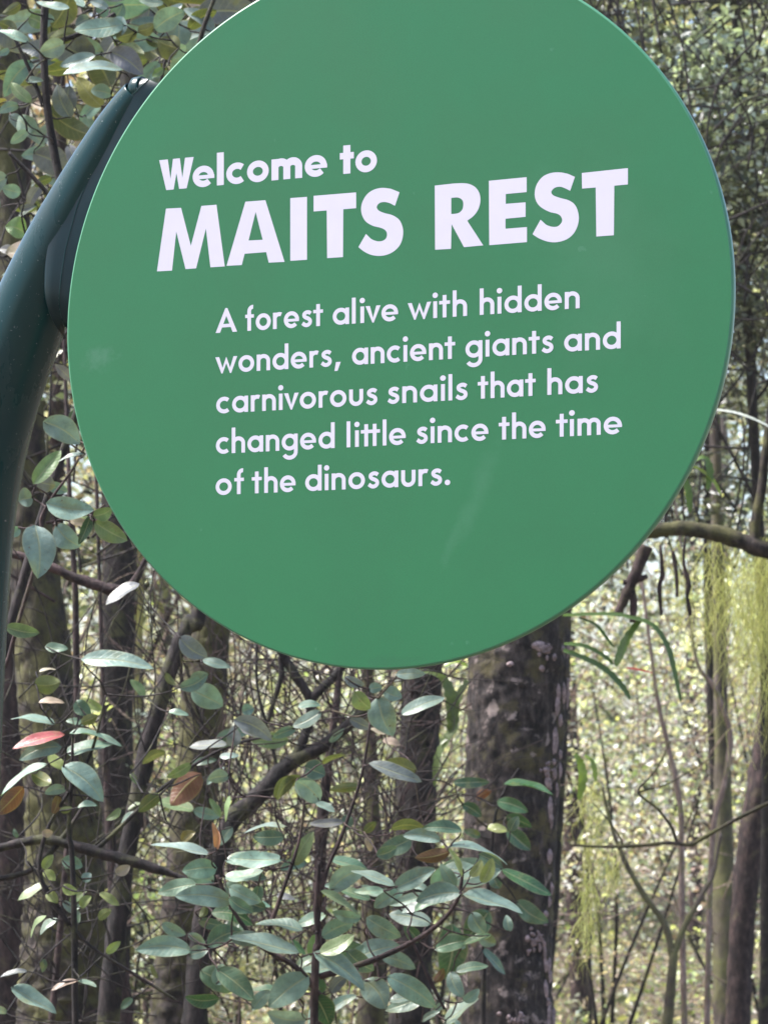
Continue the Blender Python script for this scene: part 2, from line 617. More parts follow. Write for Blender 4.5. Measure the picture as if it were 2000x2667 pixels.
def glyph(ch, w, asc=1.57, cap=1.48):
    """Geometric sans letter in x-height units: list of ('s', pts, width, closed) or ('p', outlines), and its advance width."""
    h = w / 2
    wr = w * 0.84 if w > 0.32 else w                   # bowls of the bold cut are thinner than its stems
    o = []
    rr = 0.515 - wr / 2

    def arc(cx, cy, rx, ry, a0, a1, n=28):
        return [(cx + rx * math.cos(R(a0 + (a1 - a0) * i / n)), cy + ry * math.sin(R(a0 + (a1 - a0) * i / n))) for i in range(n + 1)]

    def diag(x0, y0, x1, y1, hw):
        o.append(('p', [[(x0 - hw / 2, y0), (x0 + hw / 2, y0), (x1 + hw / 2, y1), (x1 - hw / 2, y1)]]))

    def vert(x, y0, y1): o.append(('s', [(x, y0), (x, y1)], w, False))
    bold = w > 0.32
    if ch == 'o':
        o.append(('s', arc(0.51, 0.5, rr, rr, 0, 360)[:-1], wr, True)); adv = 1.02
    elif ch in 'adg':
        o.append(('s', arc(0.5, 0.5, rr, rr, 0, 360)[:-1], wr, True))
        x = 1.02 - h
        vert(x, 0.0 if ch != 'g' else -0.1, asc if ch == 'd' else 1.0)
        if ch == 'g':
            o.append(('s', arc(0.5, -0.1, x - 0.5, 0.46 - h + 0.02, 0, -152), w, False))
        adv = 1.02
    elif ch == 'c':
        o.append(('s', arc(0.5, 0.5, rr, rr, 48, 312), wr, False)); adv = 0.86
    elif ch == 'e':
        o.append(('s', arc(0.5, 0.5, rr, rr, 4, 318), wr, False))
        bw = w * (0.5 if bold else 0.68)
        o.append(('s', [(0.10, 0.47), (1.012, 0.47)], bw, False)); adv = 1.02
    elif ch in 'nh':
        wd = 0.88
        vert(h, 0, asc if ch == 'h' else 1.0)
        rx = (wd - w) / 2
        cy = 1.015 - h - rx * 0.95
        o.append(('s', [(h + 2 * rx, 0)] + arc(h + rx, cy, rx, rx * 0.95, 0, 172), w, False)); adv = wd
    elif ch == 'm':
        aw = 0.66 if not bold else 0.72
        rx = (aw - h * 1.0) / 2
        vert(h, 0, 1.0)
        for k in range(2):
            x0 = h + k * 2 * rx
            cy = 1.015 - h - rx * 0.95
            o.append(('s', [(x0 + 2 * rx, 0)] + arc(x0 + rx, cy, rx, rx * 0.95, 0, 170), w, False))
        adv = 4 * rx + w
    elif ch == 'u':
        wd = 0.88
        rx = (wd - w) / 2
        cy = -0.015 + h + rx
        o.append(('s', [(h, 1.0)] + arc(h + rx, cy, rx, rx, 180, 360) + [(h + 2 * rx, 1.0)], w, False)); adv = wd
    elif ch == 'r':
        vert(h, 0, 1.0)
        o.append(('s', arc(0.42, 0.62, 0.42 - h, 0.39 - h + 0.01, 175, 62, 16), w, False)); adv = 0.60
    elif ch == 's':
        q = [(0.63, 0.80), (0.50, 0.885), (0.34, 0.885), (0.20, 0.80), (0.185, 0.675), (0.29, 0.575), (0.46, 0.50), (0.575, 0.40), (0.575, 0.235), (0.44, 0.118), (0.26, 0.112), (0.07, 0.24)]
        o.append(('s', [tuple(p) for p in spline(q, 5)], w * 0.96, False)); adv = 0.70
    elif ch == 't':
        vert(0.33, 0, 1.34)
        o.append(('s', [(0.0, 1.0 - w * 0.42), (0.66, 1.0 - w * 0.42)], w * 0.84, False)); adv = 0.66
    elif ch == 'f':
        x = 0.30
        o.append(('s', [(x, 0), (x, 1.0)] + arc(x + 0.24, 1.19, 0.24, asc + 0.01 - h - 1.19, 180, 82, 14), w, False))
        o.append(('s', [(0.02, 1.0 - w * 0.42), (0.62, 1.0 - w * 0.42)], w * 0.84, False)); adv = 0.62
    elif ch == 'l':
        vert(h, 0, asc); adv = w
    elif ch == 'i':
        vert(h + 0.02, 0, 1.0)
        o.append(('p', [arc(h + 0.02, 1.36, 0.165, 0.165, 0, 360, 20)[:-1]])); adv = w + 0.04
    elif ch == 'v':
        hw = w * 1.08
        o.append(('p', [[(0.0, 1.0), (hw, 1.0), (0.465, 0.28), (0.93 - hw, 1.0), (0.93, 1.0), (0.505, -0.02), (0.425, -0.02)]])); adv = 0.93
    elif ch == 'w':
        hw = w * 1.02
        X = 1.44
        o.append(('p', [[(0.0, 1.0), (hw, 1.0), (0.47, 0.32), (X / 2, 1.0), (X - 0.47, 0.32), (X - hw, 1.0), (X, 1.0), (X - 0.40, -0.02), (X - 0.48, -0.02),
                         (X / 2, 0.60), (0.48, -0.02), (0.40, -0.02)]])); adv = X
    elif ch == 'W':
        X, hw = 1.62, w * 1.12
        o.append(('p', [[(0, cap), (hw, cap), (0.53, 0.52), (X / 2 - 0.16, cap), (X / 2 + 0.16, cap), (X - 0.53, 0.52), (X - hw, cap), (X, cap),
                         (X - 0.33, 0), (X - 0.68, 0), (X / 2, 0.78), (0.68, 0), (0.33, 0)]])); adv = X
    elif ch == 'A':
        X, hw = 1.30, w * 1.10
        a = (X / 2, cap + 0.02)
        o.append(('p', [[(0, 0), (hw, 0), (X / 2, cap - 0.46), (X - hw, 0), (X, 0), (a[0] + 0.06, a[1]), (a[0] - 0.06, a[1])]]))
        o.append(('s', [(0.26, 0.42), (X - 0.26, 0.42)], w * 0.85, False)); adv = X
    elif ch == ',':
        o.append(('p', [[(0.0, -0.30), (0.20, -0.30), (0.40, 0.24), (0.10, 0.24)]])); adv = 0.40
    elif ch == '.':
        o.append(('p', [arc(0.17, 0.15, 0.165, 0.165, 0, 360, 20)[:-1]])); adv = 0.34
    return o, adv


def word(ink, text, px0, px1, base_t, xh, w, gap=0.16, pxy=900.0):
    """Sets a word so that it spans photo columns px0..px1 on the sign."""
    s0, s1 = plane(px0, pxy)[0], plane(px1, pxy)[0]
    gl = [glyph(c, w) for c in text]
    natural = sum(a for _, a in gl)
    n = len(text) - 1
    kern = {'tt': -0.30, 'li': 0.1, 'it': -0.06, 'ti': -0.06, 'ff': -0.2, 'rs': -0.04, 'rn': -0.04, 'ro': -0.05, 'vo': -0.1, 'iv': -0.1, 've': -0.1, 'We': -0.14,
            'st': -0.06, 'at': -0.04, 'nt': -0.06, 'ts': -0.05, 'fo': -0.02, 'of': -0.02, 'to': -0.05, 's,': 0.02, 'wo': -0.08, 'wi': -0.06, 'th': 0.0}
    ks = [gap + kern.get(text[i:i + 2], 0) for i in range(n)]
    total = natural + sum(ks)
    # width is matched by squeezing letters and gaps alike
    f = (s1 - s0) / (total * xh)
    x = 0.0
    for i, (g, a) in enumerate(gl):
        for it in g:
            tr = lambda p: (s0 + (x + p[0]) * xh * f, base_t + p[1] * xh)
            if it[0] == 's': ink.stroke([tr(p) for p in it[1]], it[2] * xh, it[3])
            else: ink.poly([[tr(p) for p in ol] for ol in it[1]])
        x += a + (ks[i] if i < n else 0)


r4 = lambda x: 540 + x / 3.0722
r5 = lambda x: 1060 + x / 2.8603
XH, WT = 0.01395 * SC, 0.246
TB = [v * SC for v in (-0.0073, -0.0422, -0.0768, -0.1116, -0.1471)]
body = [
    [('A', r4(68), r4(240)), ('forest', r4(302), r4(926)), ('alive', r4(1005), r4(1527)), ('with', r5(5), r5(447)), ('hidden', r5(540), r5(1285))],
    [('wonders,', r4(66), r4(1068)), ('ancient', r4(1160), r5(358)), ('giants', r5(436), r5(1088)), ('and', r5(1170), r5(1590))],
    [('carnivorous', r4(74), r4(1360)), ('snails', r4(1440), r5(450)), ('that', r5(526), r5(957)), ('has', r5(1043), r5(1420))],
    [('changed', r4(72), r4(1020)), ('little', r4(1114), r4(1588)), ('since', r5(68), r5(606)), ('the', r5(682), r5(1032)), ('time', r5(1107), r5(1600))],
    [('of', r4(68), r4(294)), ('the', r4(357), r4(708)), ('dinosaurs.', r4(785), 1172.5)],
]
for line, tb_ in zip(body, TB):
    ink = Ink()
    for t, a, b in line: word(ink, t, a, b, tb_, XH, WT)
    ink.mb.build('lettering', M['letter'], panel, smooth=False)

w1 = lambda x, y: (390 + x / 2.5523, 360 + y / 2.5523)
wb = plane(*w1(485, 311))[1]
ink = Ink()
word(ink, 'Welcome', w1(65, 0)[0], w1(1181, 0)[0], wb, 0.01795 * SC, 0.362, 0.09, 480)
word(ink, 'to', w1(1264, 0)[0], w1(1511, 0)[0], wb, 0.01795 * SC, 0.362, 0.12, 480)
ink.mb.build('lettering', M['letter'], panel, smooth=False)


def outline(pts, cv, smooth=()):
    """Photo-traced outline to plane metres; indices in smooth are rounded through a spline."""
    q = [plane(*cv(*p)) for p in pts]
    if not smooth: return q
    out = []
    i, n = 0, len(q)
    while i < n:
        if i in smooth:
            j = i
            while j + 1 < n and (j + 1) in smooth: j += 1
            a = max(i - 1, 0)
            b = min(j + 1, n - 1)
            seg = [tuple(p) for p in spline(q[a:b + 1], 5)]
            out += seg[5 if a < i else 0: -1 if b > j else None]
            i = j + 1
        else:
            out.append(q[i]); i += 1
    return out


w2 = lambda x, y: (700 + x / 3.318, 420 + y / 3.318)
w3 = lambda x, y: (1100 + x / 2.9625, 400 + y / 2.9625)
ink = Ink()
ink.poly([outline([(50, 885), (110, 468), (210, 463), (275, 715), (345, 450), (445, 442), (500, 852), (405, 858), (375, 600), (310, 865), (240, 870), (178, 620), (150, 880)], w1)])
ink.poly([outline([(512, 848), (637, 422), (770, 412), (897, 822), (792, 827), (775, 757), (632, 768), (613, 843)], w1), outline([(705, 490), (658, 680), (752, 675)], w1)])
ink.poly([outline([(935, 398), (1046, 390), (1046, 808), (935, 815)], w1)])
ink.poly([outline([(1090, 383), (1372, 360), (1372, 465), (1287, 472), (1285, 790), (1180, 797), (1177, 480), (1090, 487)], w1)])
S1 = [(1130, 268), (1090, 385), (1050, 364), (1000, 352), (955, 362), (933, 395), (950, 426), (1000, 448), (1070, 467), (1130, 510), (1158, 580), (1158, 650), (1135, 720), (1085, 775),
      (1020, 808), (950, 818), (880, 807), (820, 778), (775, 742), (840, 628), (880, 668), (930, 690), (975, 690), (1010, 670), (1022, 630), (1005, 594), (960, 573), (900, 558), (840, 522), (808, 470), (798, 410), (810, 350),
      (850, 285), (910, 245), (980, 230), (1055, 238)]
ink.poly([outline(S1, w2, set(range(2, 18)) | set(range(20, 36)))])
ink.poly([outline([(95, 247), (240, 231), (300, 228), (360, 235), (410, 262), (440, 310), (446, 370), (430, 430), (395, 480), (345, 518), (468, 708), (320, 722), (225, 545), (220, 735), (98, 742)], w3, set(range(2, 9))),
          outline([(222, 342), (262, 338), (295, 348), (314, 375), (310, 425), (285, 455), (250, 465), (222, 466)], w3, set(range(1, 7)))])
ink.poly([outline([(512, 210), (803, 182), (803, 297), (642, 312), (642, 388), (795, 376), (795, 488), (640, 503), (640, 580), (805, 567), (805, 683), (515, 707)], w3)])
S2 = [(1175, 180), (1138, 287), (1100, 268), (1060, 256), (1018, 265), (993, 295), (1008, 322), (1060, 342), (1130, 362), (1178, 400), (1203, 470), (1200, 540), (1170, 610), (1115, 660),
      (1040, 683), (970, 680), (900, 655), (848, 622), (910, 510), (950, 547), (1000, 565), (1045, 560), (1075, 525), (1070, 490), (1040, 465), (980, 450), (915, 415), (878, 370), (865, 310), (880, 240), (925, 180), (990, 150),
      (1060, 145), (1120, 156)]
ink.poly([outline(S2, w3, set(range(2, 17)) | set(range(19, 34)))])
ink.poly([outline([(1228, 150), (1583, 112), (1583, 238), (1478, 248), (1475, 630), (1340, 640), (1335, 262), (1230, 270)], w3)])
ink.mb.build('lettering', M['letter'], panel, smooth=False)
#FOREST
# ------------------------------------------------------------------ builders for plants
def smooth_tube(mb, ctrl, n=6, seg=8, rough=0.0, nscale=20.0, ridge=0.0, mat=0):
    """ctrl: list of (Vector, radius)."""
    s = spline([(*p, r) for p, r in ctrl], n)
    tube(mb, [q[:3] for q in s], [max(q[3], 0.0004) for q in s], seg, rough, nscale, mat=mat, ridge=ridge)
    return [(Vector(q[:3]), q[3]) for q in s]


def px(path, D):
    """[(x, y, r)] in overview pixels (1659 wide), depth D (or per-point 4th value) -> [(Vector, r metres)]."""
    out = []
    for q in path:
        d = q[3] if len(q) > 3 else D
        out.append((Q(q[0], q[1], d), q[2] * K * d / F))
    return out


def trunk_ctrl(path, D, top=None, bottom=True):
    c = px(path, D)
    if bottom:
        p, r = c[-1]
        q = c[-2][0]
        if p.z > 0.1:
            dx = (p.x - q.x) / max(q.z - p.z, 0.05)
            dx = max(-0.12, min(0.12, dx))
            c.append((Vector((p.x + dx * p.z * 0.5, p.y, p.z * 0.5)), r * 1.08))
            c.append((Vector((p.x + dx * p.z, p.y, -0.08)), r * 1.45))
    if top:
        p, r = c[0]
        q = c[1][0]
        dx = (p.x - q.x) / max(p.z - q.z, 0.05)
        dx = max(-0.15, min(0.15, dx))
        n = 3
        new = []
        for k in range(n, 0, -1):
            z = p.z + (top - p.z) * k / n
            new.append((Vector((p.x + dx * (z - p.z) * 0.8, p.y + 0.04 * k, z)), r * (1 - 0.6 * k / n)))
        c = new + c
    return c


def tree(name, label, path, D, bark_m, top=5.5, cat='tree', group=None, seg=20, rough=0.16, nscale=14.0, ridge=0.22, limbs=(), n=8):
    c = trunk_ctrl(path, D, top)
    foot = Vector((c[-1][0].x, c[-1][0].y, 0.0))
    root = empty(name, foot, label, cat, group)
    mb = MB()
    # fine rings so the bark relief shows
    smooth_tube(mb, c, n, seg, rough, nscale, ridge)
    mb.build('trunk', bark_m, root)
    for lp in limbs:
        lm = MB()
        smooth_tube(lm, px(lp, D), 6, 10, 0.22, 30.0, 0.2)
        lm.build('limb', bark_m, root)
    return root


def leaf_geo(mb, base, axis, normal, L, wd, col, curl=0.12, fold=0.25, droop=0.15, seg=9, mat=0, shape=0.85, wav=0.0):
    """One leaf: base point, axis (unit), normal of its upper face, length, full width."""
    side = axis.cross(normal).normalized()
    normal = side.cross(axis).normalized()
    ph = random.random() * 6.28
    bend = random.uniform(-0.10, 0.10)
    asym = random.uniform(-0.12, 0.12)
    twist = random.uniform(-0.5, 0.5)
    vs, uv = [], []
    for i in range(seg + 1):
        t = i / seg
        wv = (math.sin(math.pi * min(t ** shape, 1.0)) ** 0.66) * wd / 2 if 0 < t < 1 else 0.0
        sd, nm = (side * math.cos(twist * t) + normal * math.sin(twist * t)), (normal * math.cos(twist * t) - side * math.sin(twist * t))
        c = base + axis * (L * t) + side * (bend * L * math.sin(math.pi * t)) - normal * (droop * L * t * t) + normal * (curl * L * math.sin(math.pi * t) * 0.4)
        for u in (-1.0, -0.5, 0.0, 0.5, 1.0):
            z = fold * abs(u) * wv * 1.3 - 0.5 * fold * u * u * wv + wav * wd * math.sin(t * 11 + ph + u) * abs(u)
            vs.append(c + sd * (u * wv * (1 + asym * u)) + nm * z)
            uv.append((u, t))
    fs = []
    for i in range(seg):
        for k in range(4):
            a = i * 5 + k
            fs.append((a, a + 1, a + 6, a + 5))
    mb.add(vs, fs, col, uv, mat)


COL = dict(
    g=(0.140, 0.215, 0.165), p=(0.165, 0.240, 0.200), d=(0.035, 0.090, 0.032), m=(0.075, 0.130, 0.080),  # p: grey leaf with the sky's sheen put into its colour
    o=(0.105, 0.135, 0.075), l=(0.22, 0.26, 0.075), L=(0.14, 0.20, 0.080), y=(0.24, 0.21, 0.06),
    r=(0.28, 0.060, 0.058), u=(0.13, 0.068, 0.050), v=(0.135, 0.145, 0.150), t=(0.30, 0.24, 0.18), x=(0.34, 0.15, 0.07))


class Shrub:
    """Leaves traced from the photograph, joined to traced stems by short twigs."""
    def __init__(s, D, spread=0.14):
        s.D, s.spread, s.nodes, s.leaves = D, spread, [], []
        s.stem, s.twig, s.fol, s.odd = MB(), MB(), MB(), []

    def stems(s, paths, n=6, seg=8, rough=0.18):
        for p in paths:
            pts = smooth_tube(s.stem, px(p, s.D), n, seg, rough, 40.0, 0.15)
            s.nodes += [q for q, _ in pts]

    def leaf(s, x0, y0, x1, y1, wd, code='g', dz=None, name=None):
        """Base (x0,y0) to tip (x1,y1) and visible width, all photo pixels."""
        d = s.D + random.uniform(-s.spread, s.spread) if dz is None else s.D + dz
        Lpx = math.hypot(x1 - x0, y1 - y0)
        dd = random.uniform(-0.30, 0.18) * Lpx * d / F
        a, b = P(x0, y0, d), P(x1, y1, d + dd)
        s.leaves.append((a, b, wd * 1.08 * d / F, code, name))

    def region(s, ox, oy, sc, rows):
        for q in rows:
            s.leaf(ox + q[0] / sc, oy + q[1] / sc, ox + q[2] / sc, oy + q[3] / sc, q[4] / sc, q[5] if len(q) > 5 else 'g', q[6] if len(q) > 6 else None, q[7] if len(q) > 7 else None)

    def scatter(s, n, x0, x1, y0, y1, Lr, codes, wr=0.42, dz=(0.05, 0.35)):
        for _ in range(n):
            x, y = random.uniform(x0, x1), random.uniform(y0, y1)
            a = random.uniform(0, 6.28)
            Lp = random.uniform(*Lr)
            s.leaf(x, y, x + Lp * math.cos(a), y + Lp * math.sin(a) * 0.6, Lp * wr * random.uniform(0.4, 1.0), random.choice(codes), random.uniform(*dz))

    def build(s, root, stem_m, leaf_m, twig_px=2.1, parts=True):
        foot = root.matrix_basis.translation
        order = sorted(s.leaves, key=lambda q: min((q[0] - k).length for k in s.nodes) if s.nodes else 0)
        r0 = twig_px * s.D / F
        for a, b, wd, code, name in order:
            ax = b - a
            L = ax.length
            axn = ax / L
            view = ((a + b) / 2 - Vector((0, 0, EYE))).normalized()
            tocam = -(view - axn * view.dot(axn)).normalized()
            true_w = max(wd, L * random.uniform(0.30, 0.50))
            if code in 'x': true_w = wd
            tilt = math.acos(max(min(wd / true_w, 1.0), 0.15))
            n1 = Matrix.Rotation(tilt, 3, axn) @ tocam
            n2 = Matrix.Rotation(-tilt, 3, axn) @ tocam
            nrm = n1 if n1.z > n2.z else n2
            if code in 'ou' :
                nrm = n1 if n1.z < n2.z else n2
                nrm = -nrm
            j = random.uniform(0.78, 1.18)
            c = COL[code]
            c = tuple(q * j * random.uniform(0.93, 1.07) for q in c)
            tgt = s.fol
            if name:
                tgt = MB()
            leaf_geo(tgt, a, axn, nrm, L, true_w, c, curl=random.uniform(-0.05, 0.2), fold=random.uniform(0.1, 0.45), droop=random.uniform(-0.05, 0.22), wav=0.035, seg=12)
            if name:
                s.odd.append((name, tgt))
            # twig back to the nearest stem point
            if s.nodes:
                k = min(s.nodes, key=lambda q: (q - a).length + 0.35 * max(0.0, q.z - a.z))
                dist = (k - a).length
                if dist > 0.003:
                    m1 = k.lerp(a, 0.4) + Vector((random.uniform(-1, 1), random.uniform(-1, 1), random.uniform(-1, 0.3))) * dist * 0.10
                    m2 = k.lerp(a, 0.78) + Vector((random.uniform(-1, 1), random.uniform(-1, 1), random.uniform(-1, 0.5))) * dist * 0.06
                    pts = smooth_tube(s.stem, [(k, r0 * 1.3), (m1, r0 * 1.1), (m2, r0 * 0.9), (a + axn * L * 0.04, r0 * 0.6)], 4, 5)
                    s.nodes += [q for q, _ in pts[3::3]]
        s.stem.build('branches', stem_m, root)
        if s.fol.v: s.fol.build('foliage', leaf_m, root)
        for name, mb in s.odd:
            mb.build(name, leaf_m, root)


def to_ground(x, y, r, D, lean=0.0):
    """Two extra controls in overview pixels that take a stem from (x, y) down to the soil."""
    ground_y = (HY + EYE / D * F) / K
    return [(x + lean * 0.5, (y + ground_y) / 2, r * 1.25), (x + lean, ground_y + 10, r * 1.6)]


def cloud_arrays(cen, size, cols, upbias=0.5, aspect=0.5, jitter=0.25):
    """Many small four-point folded leaves as arrays."""
    n = len(cen)
    ax = rng.normal(size=(n, 3)); ax[:, 2] = ax[:, 2] * 0.6 - 0.25
    ax /= np.linalg.norm(ax, axis=1)[:, None]
    nr = rng.normal(size=(n, 3)); nr[:, 2] = np.abs(nr[:, 2]) + upbias * 0.6
    sd = np.cross(ax, nr); sd /= np.maximum(np.linalg.norm(sd, axis=1), 1e-6)[:, None]
    nn = np.cross(sd, ax)
    L = (size * rng.uniform(0.6, 1.4, n))[:, None]
    W = L * aspect * rng.uniform(0.7, 1.3, n)[:, None]
    v = np.empty((n, 4, 3))
    v[:, 0] = cen - ax * L / 2
    v[:, 1] = cen + sd * W / 2 + nn * W * 0.12 - ax * L * 0.05
    v[:, 2] = cen + ax * L / 2 - nn * L * 0.08
    v[:, 3] = cen - sd * W / 2 + nn * W * 0.12 - ax * L * 0.05
    c = cols * rng.uniform(1 - jitter, 1 + jitter, (n, 1))
    return v, c


def cloud_object(name, v, c, material, parent=None, origin=None, extra=None):
    n = len(v)
    og = np.array(origin if origin is not None else (parent.matrix_basis.translation if parent is not None else (0, 0, 0)), dtype=float)
    me = bpy.data.meshes.new(name)
    vv = (v.reshape(-1, 3) - og).astype(np.float32)
    me.vertices.add(len(vv)); me.vertices.foreach_set('co', vv.ravel())
    idx = np.arange(n)[:, None] * 4
    tri = np.concatenate([idx + np.array([[0, 1, 2]]), idx + np.array([[0, 2, 3]])], axis=1).reshape(-1)
    me.loops.add(len(tri)); me.loops.foreach_set('vertex_index', tri.astype(np.int32))
    me.polygons.add(n * 2); me.polygons.foreach_set('loop_start', (np.arange(n * 2) * 3).astype(np.int32))
    me.update(calc_edges=True)
    a = me.color_attributes.new('Col', 'FLOAT_COLOR', 'POINT')
    cc = np.ones((n, 4, 4), dtype=np.float32)
    cc[:, :, :3] = c[:, None, :]
    a.data.foreach_set('color', cc.ravel())
    me.materials.append(material)
    o = bpy.data.objects.new(name, me)
    link(o, parent)
    if parent is None: o.location = og
    return o


PAL = {
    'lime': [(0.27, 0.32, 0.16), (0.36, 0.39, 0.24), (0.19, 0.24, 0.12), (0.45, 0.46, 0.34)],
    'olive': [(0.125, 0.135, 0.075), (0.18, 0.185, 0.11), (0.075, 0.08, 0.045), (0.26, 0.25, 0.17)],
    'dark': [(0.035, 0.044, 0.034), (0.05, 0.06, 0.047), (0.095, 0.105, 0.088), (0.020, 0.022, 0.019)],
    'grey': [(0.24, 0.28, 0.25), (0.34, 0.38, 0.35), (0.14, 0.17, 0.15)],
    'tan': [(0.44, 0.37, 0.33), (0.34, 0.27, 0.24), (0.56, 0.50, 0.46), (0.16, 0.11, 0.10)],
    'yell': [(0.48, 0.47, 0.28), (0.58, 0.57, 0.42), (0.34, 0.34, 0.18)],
}


def pick(names, wts, n):
    cols = np.array([c for nm in names for c in PAL[nm]])
    pw = np.array([wt / len(PAL[nm]) for nm, wt in zip(names, wts) for _ in PAL[nm]])
    return cols[rng.choice(len(cols), size=n, p=pw / pw.sum())]


def clumps(center, radii, nc, per, spread):
    """Points in clumps inside an ellipsoid."""
    c = rng.normal(size=(nc, 3)); c /= np.linalg.norm(c, axis=1)[:, None]
    c *= rng.uniform(0, 1, (nc, 1)) ** (1 / 2.4)
    c = c * np.array(radii) + np.array(center)
    p = np.repeat(c, per, axis=0) + rng.normal(size=(nc * per, 3)) * np.array([spread, spread, spread * 0.55])
    return p, c


def clump_cols(pal, wts, nc, per):
    """Each clump is mostly one kind of leaf; sunlit and shaded patches are put into its colour."""
    cc = np.repeat(pick(pal, wts, nc) * rng.uniform(0.6, 3.0, (nc, 1)), per, axis=0)  # light and shade contrast multiplied into the clump colours
    o = rng.random(nc * per) < 0.25
    cc[o] = pick(pal, wts, int(o.sum()))
    return np.minimum(cc, 0.82)


def bush(name, label, x, y, z0, z1, rad, nc, per, size, pal, wts, cat='bush', group=None, upbias=0.5, stem_m=None, stems=7, spread=None, aspect=0.62):
    """A background shrub: stems from the soil and a loose crown of clumps between z0 and z1."""
    root = empty(name, (x, y, 0), label, cat, group)
    pts, cl = clumps((x, y, (z0 + z1) / 2), (rad, rad, (z1 - z0) / 2), nc, per, spread or rad * 0.20)
    pts[:, 2] = np.maximum(pts[:, 2], 0.03)
    cc = clump_cols(pal, wts, nc, per)
    v, c = cloud_arrays(pts, size, cc, upbias, aspect, 0.35)
    cloud_object('foliage', v, c, M['far'], root)
    mb = MB()
    for i in range(stems):
        k = cl[rng.integers(len(cl))]
        b = Vector((x + random.uniform(-.12, .12), y + random.uniform(-.12, .12), -0.03))
        e = Vector(k)
        m = b.lerp(e, 0.5) + Vector((random.uniform(-.15, .15), random.uniform(-.15, .15), 0.12)) * (e - b).length * 0.4
        smooth_tube(mb, [(b, 0.012), (m, 0.008), (e, 0.004)], 5, 5, 0.1)
    mb.build('stems', stem_m or M['bark_thin'], root)
    return root


def far_tree(name, label, xp, D, r, z_top, lean, bark_m, crown=None, group=None, cat='tree'):
    """A background tree at overview column xp (at the horizon row)."""
    x = (xp * K - CX) / F * D
    root = empty(name, (x, D, 0), label, cat, group)
    mb = MB()
    c = []
    ph = random.random() * 6
    for k in range(9):
        t = k / 8
        z = -0.1 + (z_top + 0.1) * t
        c.append((Vector((x + lean * z + 0.05 * math.sin(ph + t * 7) * min(1, z), D + 0.04 * math.cos(ph + t * 5), z)), r * (1.15 - 0.65 * t)))
    smooth_tube(mb, c, 5, 10, 0.2, 12.0, 0.2)
    mb.build('trunk', bark_m, root)
    if crown:
        z0, z1, rad, nc, per, size, pal, wts = crown
        cx = x + lean * (z0 + z1) / 2
        pts, cl = clumps((cx, D, (z0 + z1) / 2), (rad, rad * 0.8, (z1 - z0) / 2), nc, per, rad * 0.14)
        for i in range(min(9, nc)):
            lm = MB()
            k = cl[i]
            t0 = max(0.25, min(0.95, (k[2] - 0.5) / z_top))
            z = -0.1 + (z_top + 0.1) * t0
            b = Vector((x + lean * z + 0.05 * math.sin(ph + t0 * 7) * min(1, z), D + 0.04 * math.cos(ph + t0 * 5), z))
            e = Vector(k)
            smooth_tube(lm, [(b, r * 0.35), (b.lerp(e, 0.5) + Vector((0, 0, 0.1)), r * 0.22), (e, r * 0.06)], 4, 6, 0.1)
            lm.build('limb', bark_m, root)
        v, c = cloud_arrays(pts, size, clump_cols(pal, wts, nc, per), 0.5)
        cloud_object('crown', v, c, M['far'], root)
    return root


# ------------------------------------------------------------------ near trunks
T1 = tree('mossy_tree', 'thick dark brown tree trunk with pink lichen below the right half of the sign',
          [(1128, 900, 112), (1124, 1200, 110), (1121, 1350, 109), (1117, 1500, 106), (1106, 1700, 101), (1099, 1900, 98), (1093, 2060, 99), (1089, 2230, 104)], 6.0,
          M['bark_main'], top=6.5, seg=96, rough=0.035, nscale=30, ridge=0.03, n=40)
def lichen_on(root, path, D, spots):
    """Raised crusts of lichen on a trunk's surface: (y, angle from the viewer towards the right, half height, half width)."""
    ys = [q[1] for q in path]
    mb = MB()
    for y, ang, hh, hw in spots:
        cx = np.interp(y, ys, [q[0] for q in path])
        rr = np.interp(y, ys, [q[2] for q in path]) * K * D / F
        c = Q(cx, y, D)
        n = 14
        rings = []
        ph = random.random() * 9
        vs = []
        for j, (k, lift) in enumerate(((1.0, 0.001), (0.7, 0.006), (0.3, 0.008))):
            for i in range(n):
                a = 2 * math.pi * i / n
                wob = 1 + 0.45 * noise.noise((math.cos(a) * 1.3 + ph, math.sin(a) * 1.3, j * .3 + ph))
                th = R(ang) + hw * k * wob * math.cos(a) / rr
                z = hh * k * wob * math.sin(a)
                q = rr * 1.012 + lift * (0.6 + 0.8 * abs(noise.noise((a * 2, ph, j))))
                vs.append((c.x + q * math.sin(th), c.y - q * math.cos(th), c.z + z))
        m = len(vs)
        vs.append((c.x + (rr + 0.008) * math.sin(R(ang)), c.y - (rr + 0.008) * math.cos(R(ang)), c.z))
        fs = [(j * n + i, j * n + (i + 1) % n, (j + 1) * n + (i + 1) % n, (j + 1) * n + i) for j in range(2) for i in range(n)] + [(2 * n + i, 2 * n + (i + 1) % n, m) for i in range(n)]
        mb.add(vs, fs)
    o = mb.build('lichen', M['lichen'], root)
    o['kind'] = 'stuff'


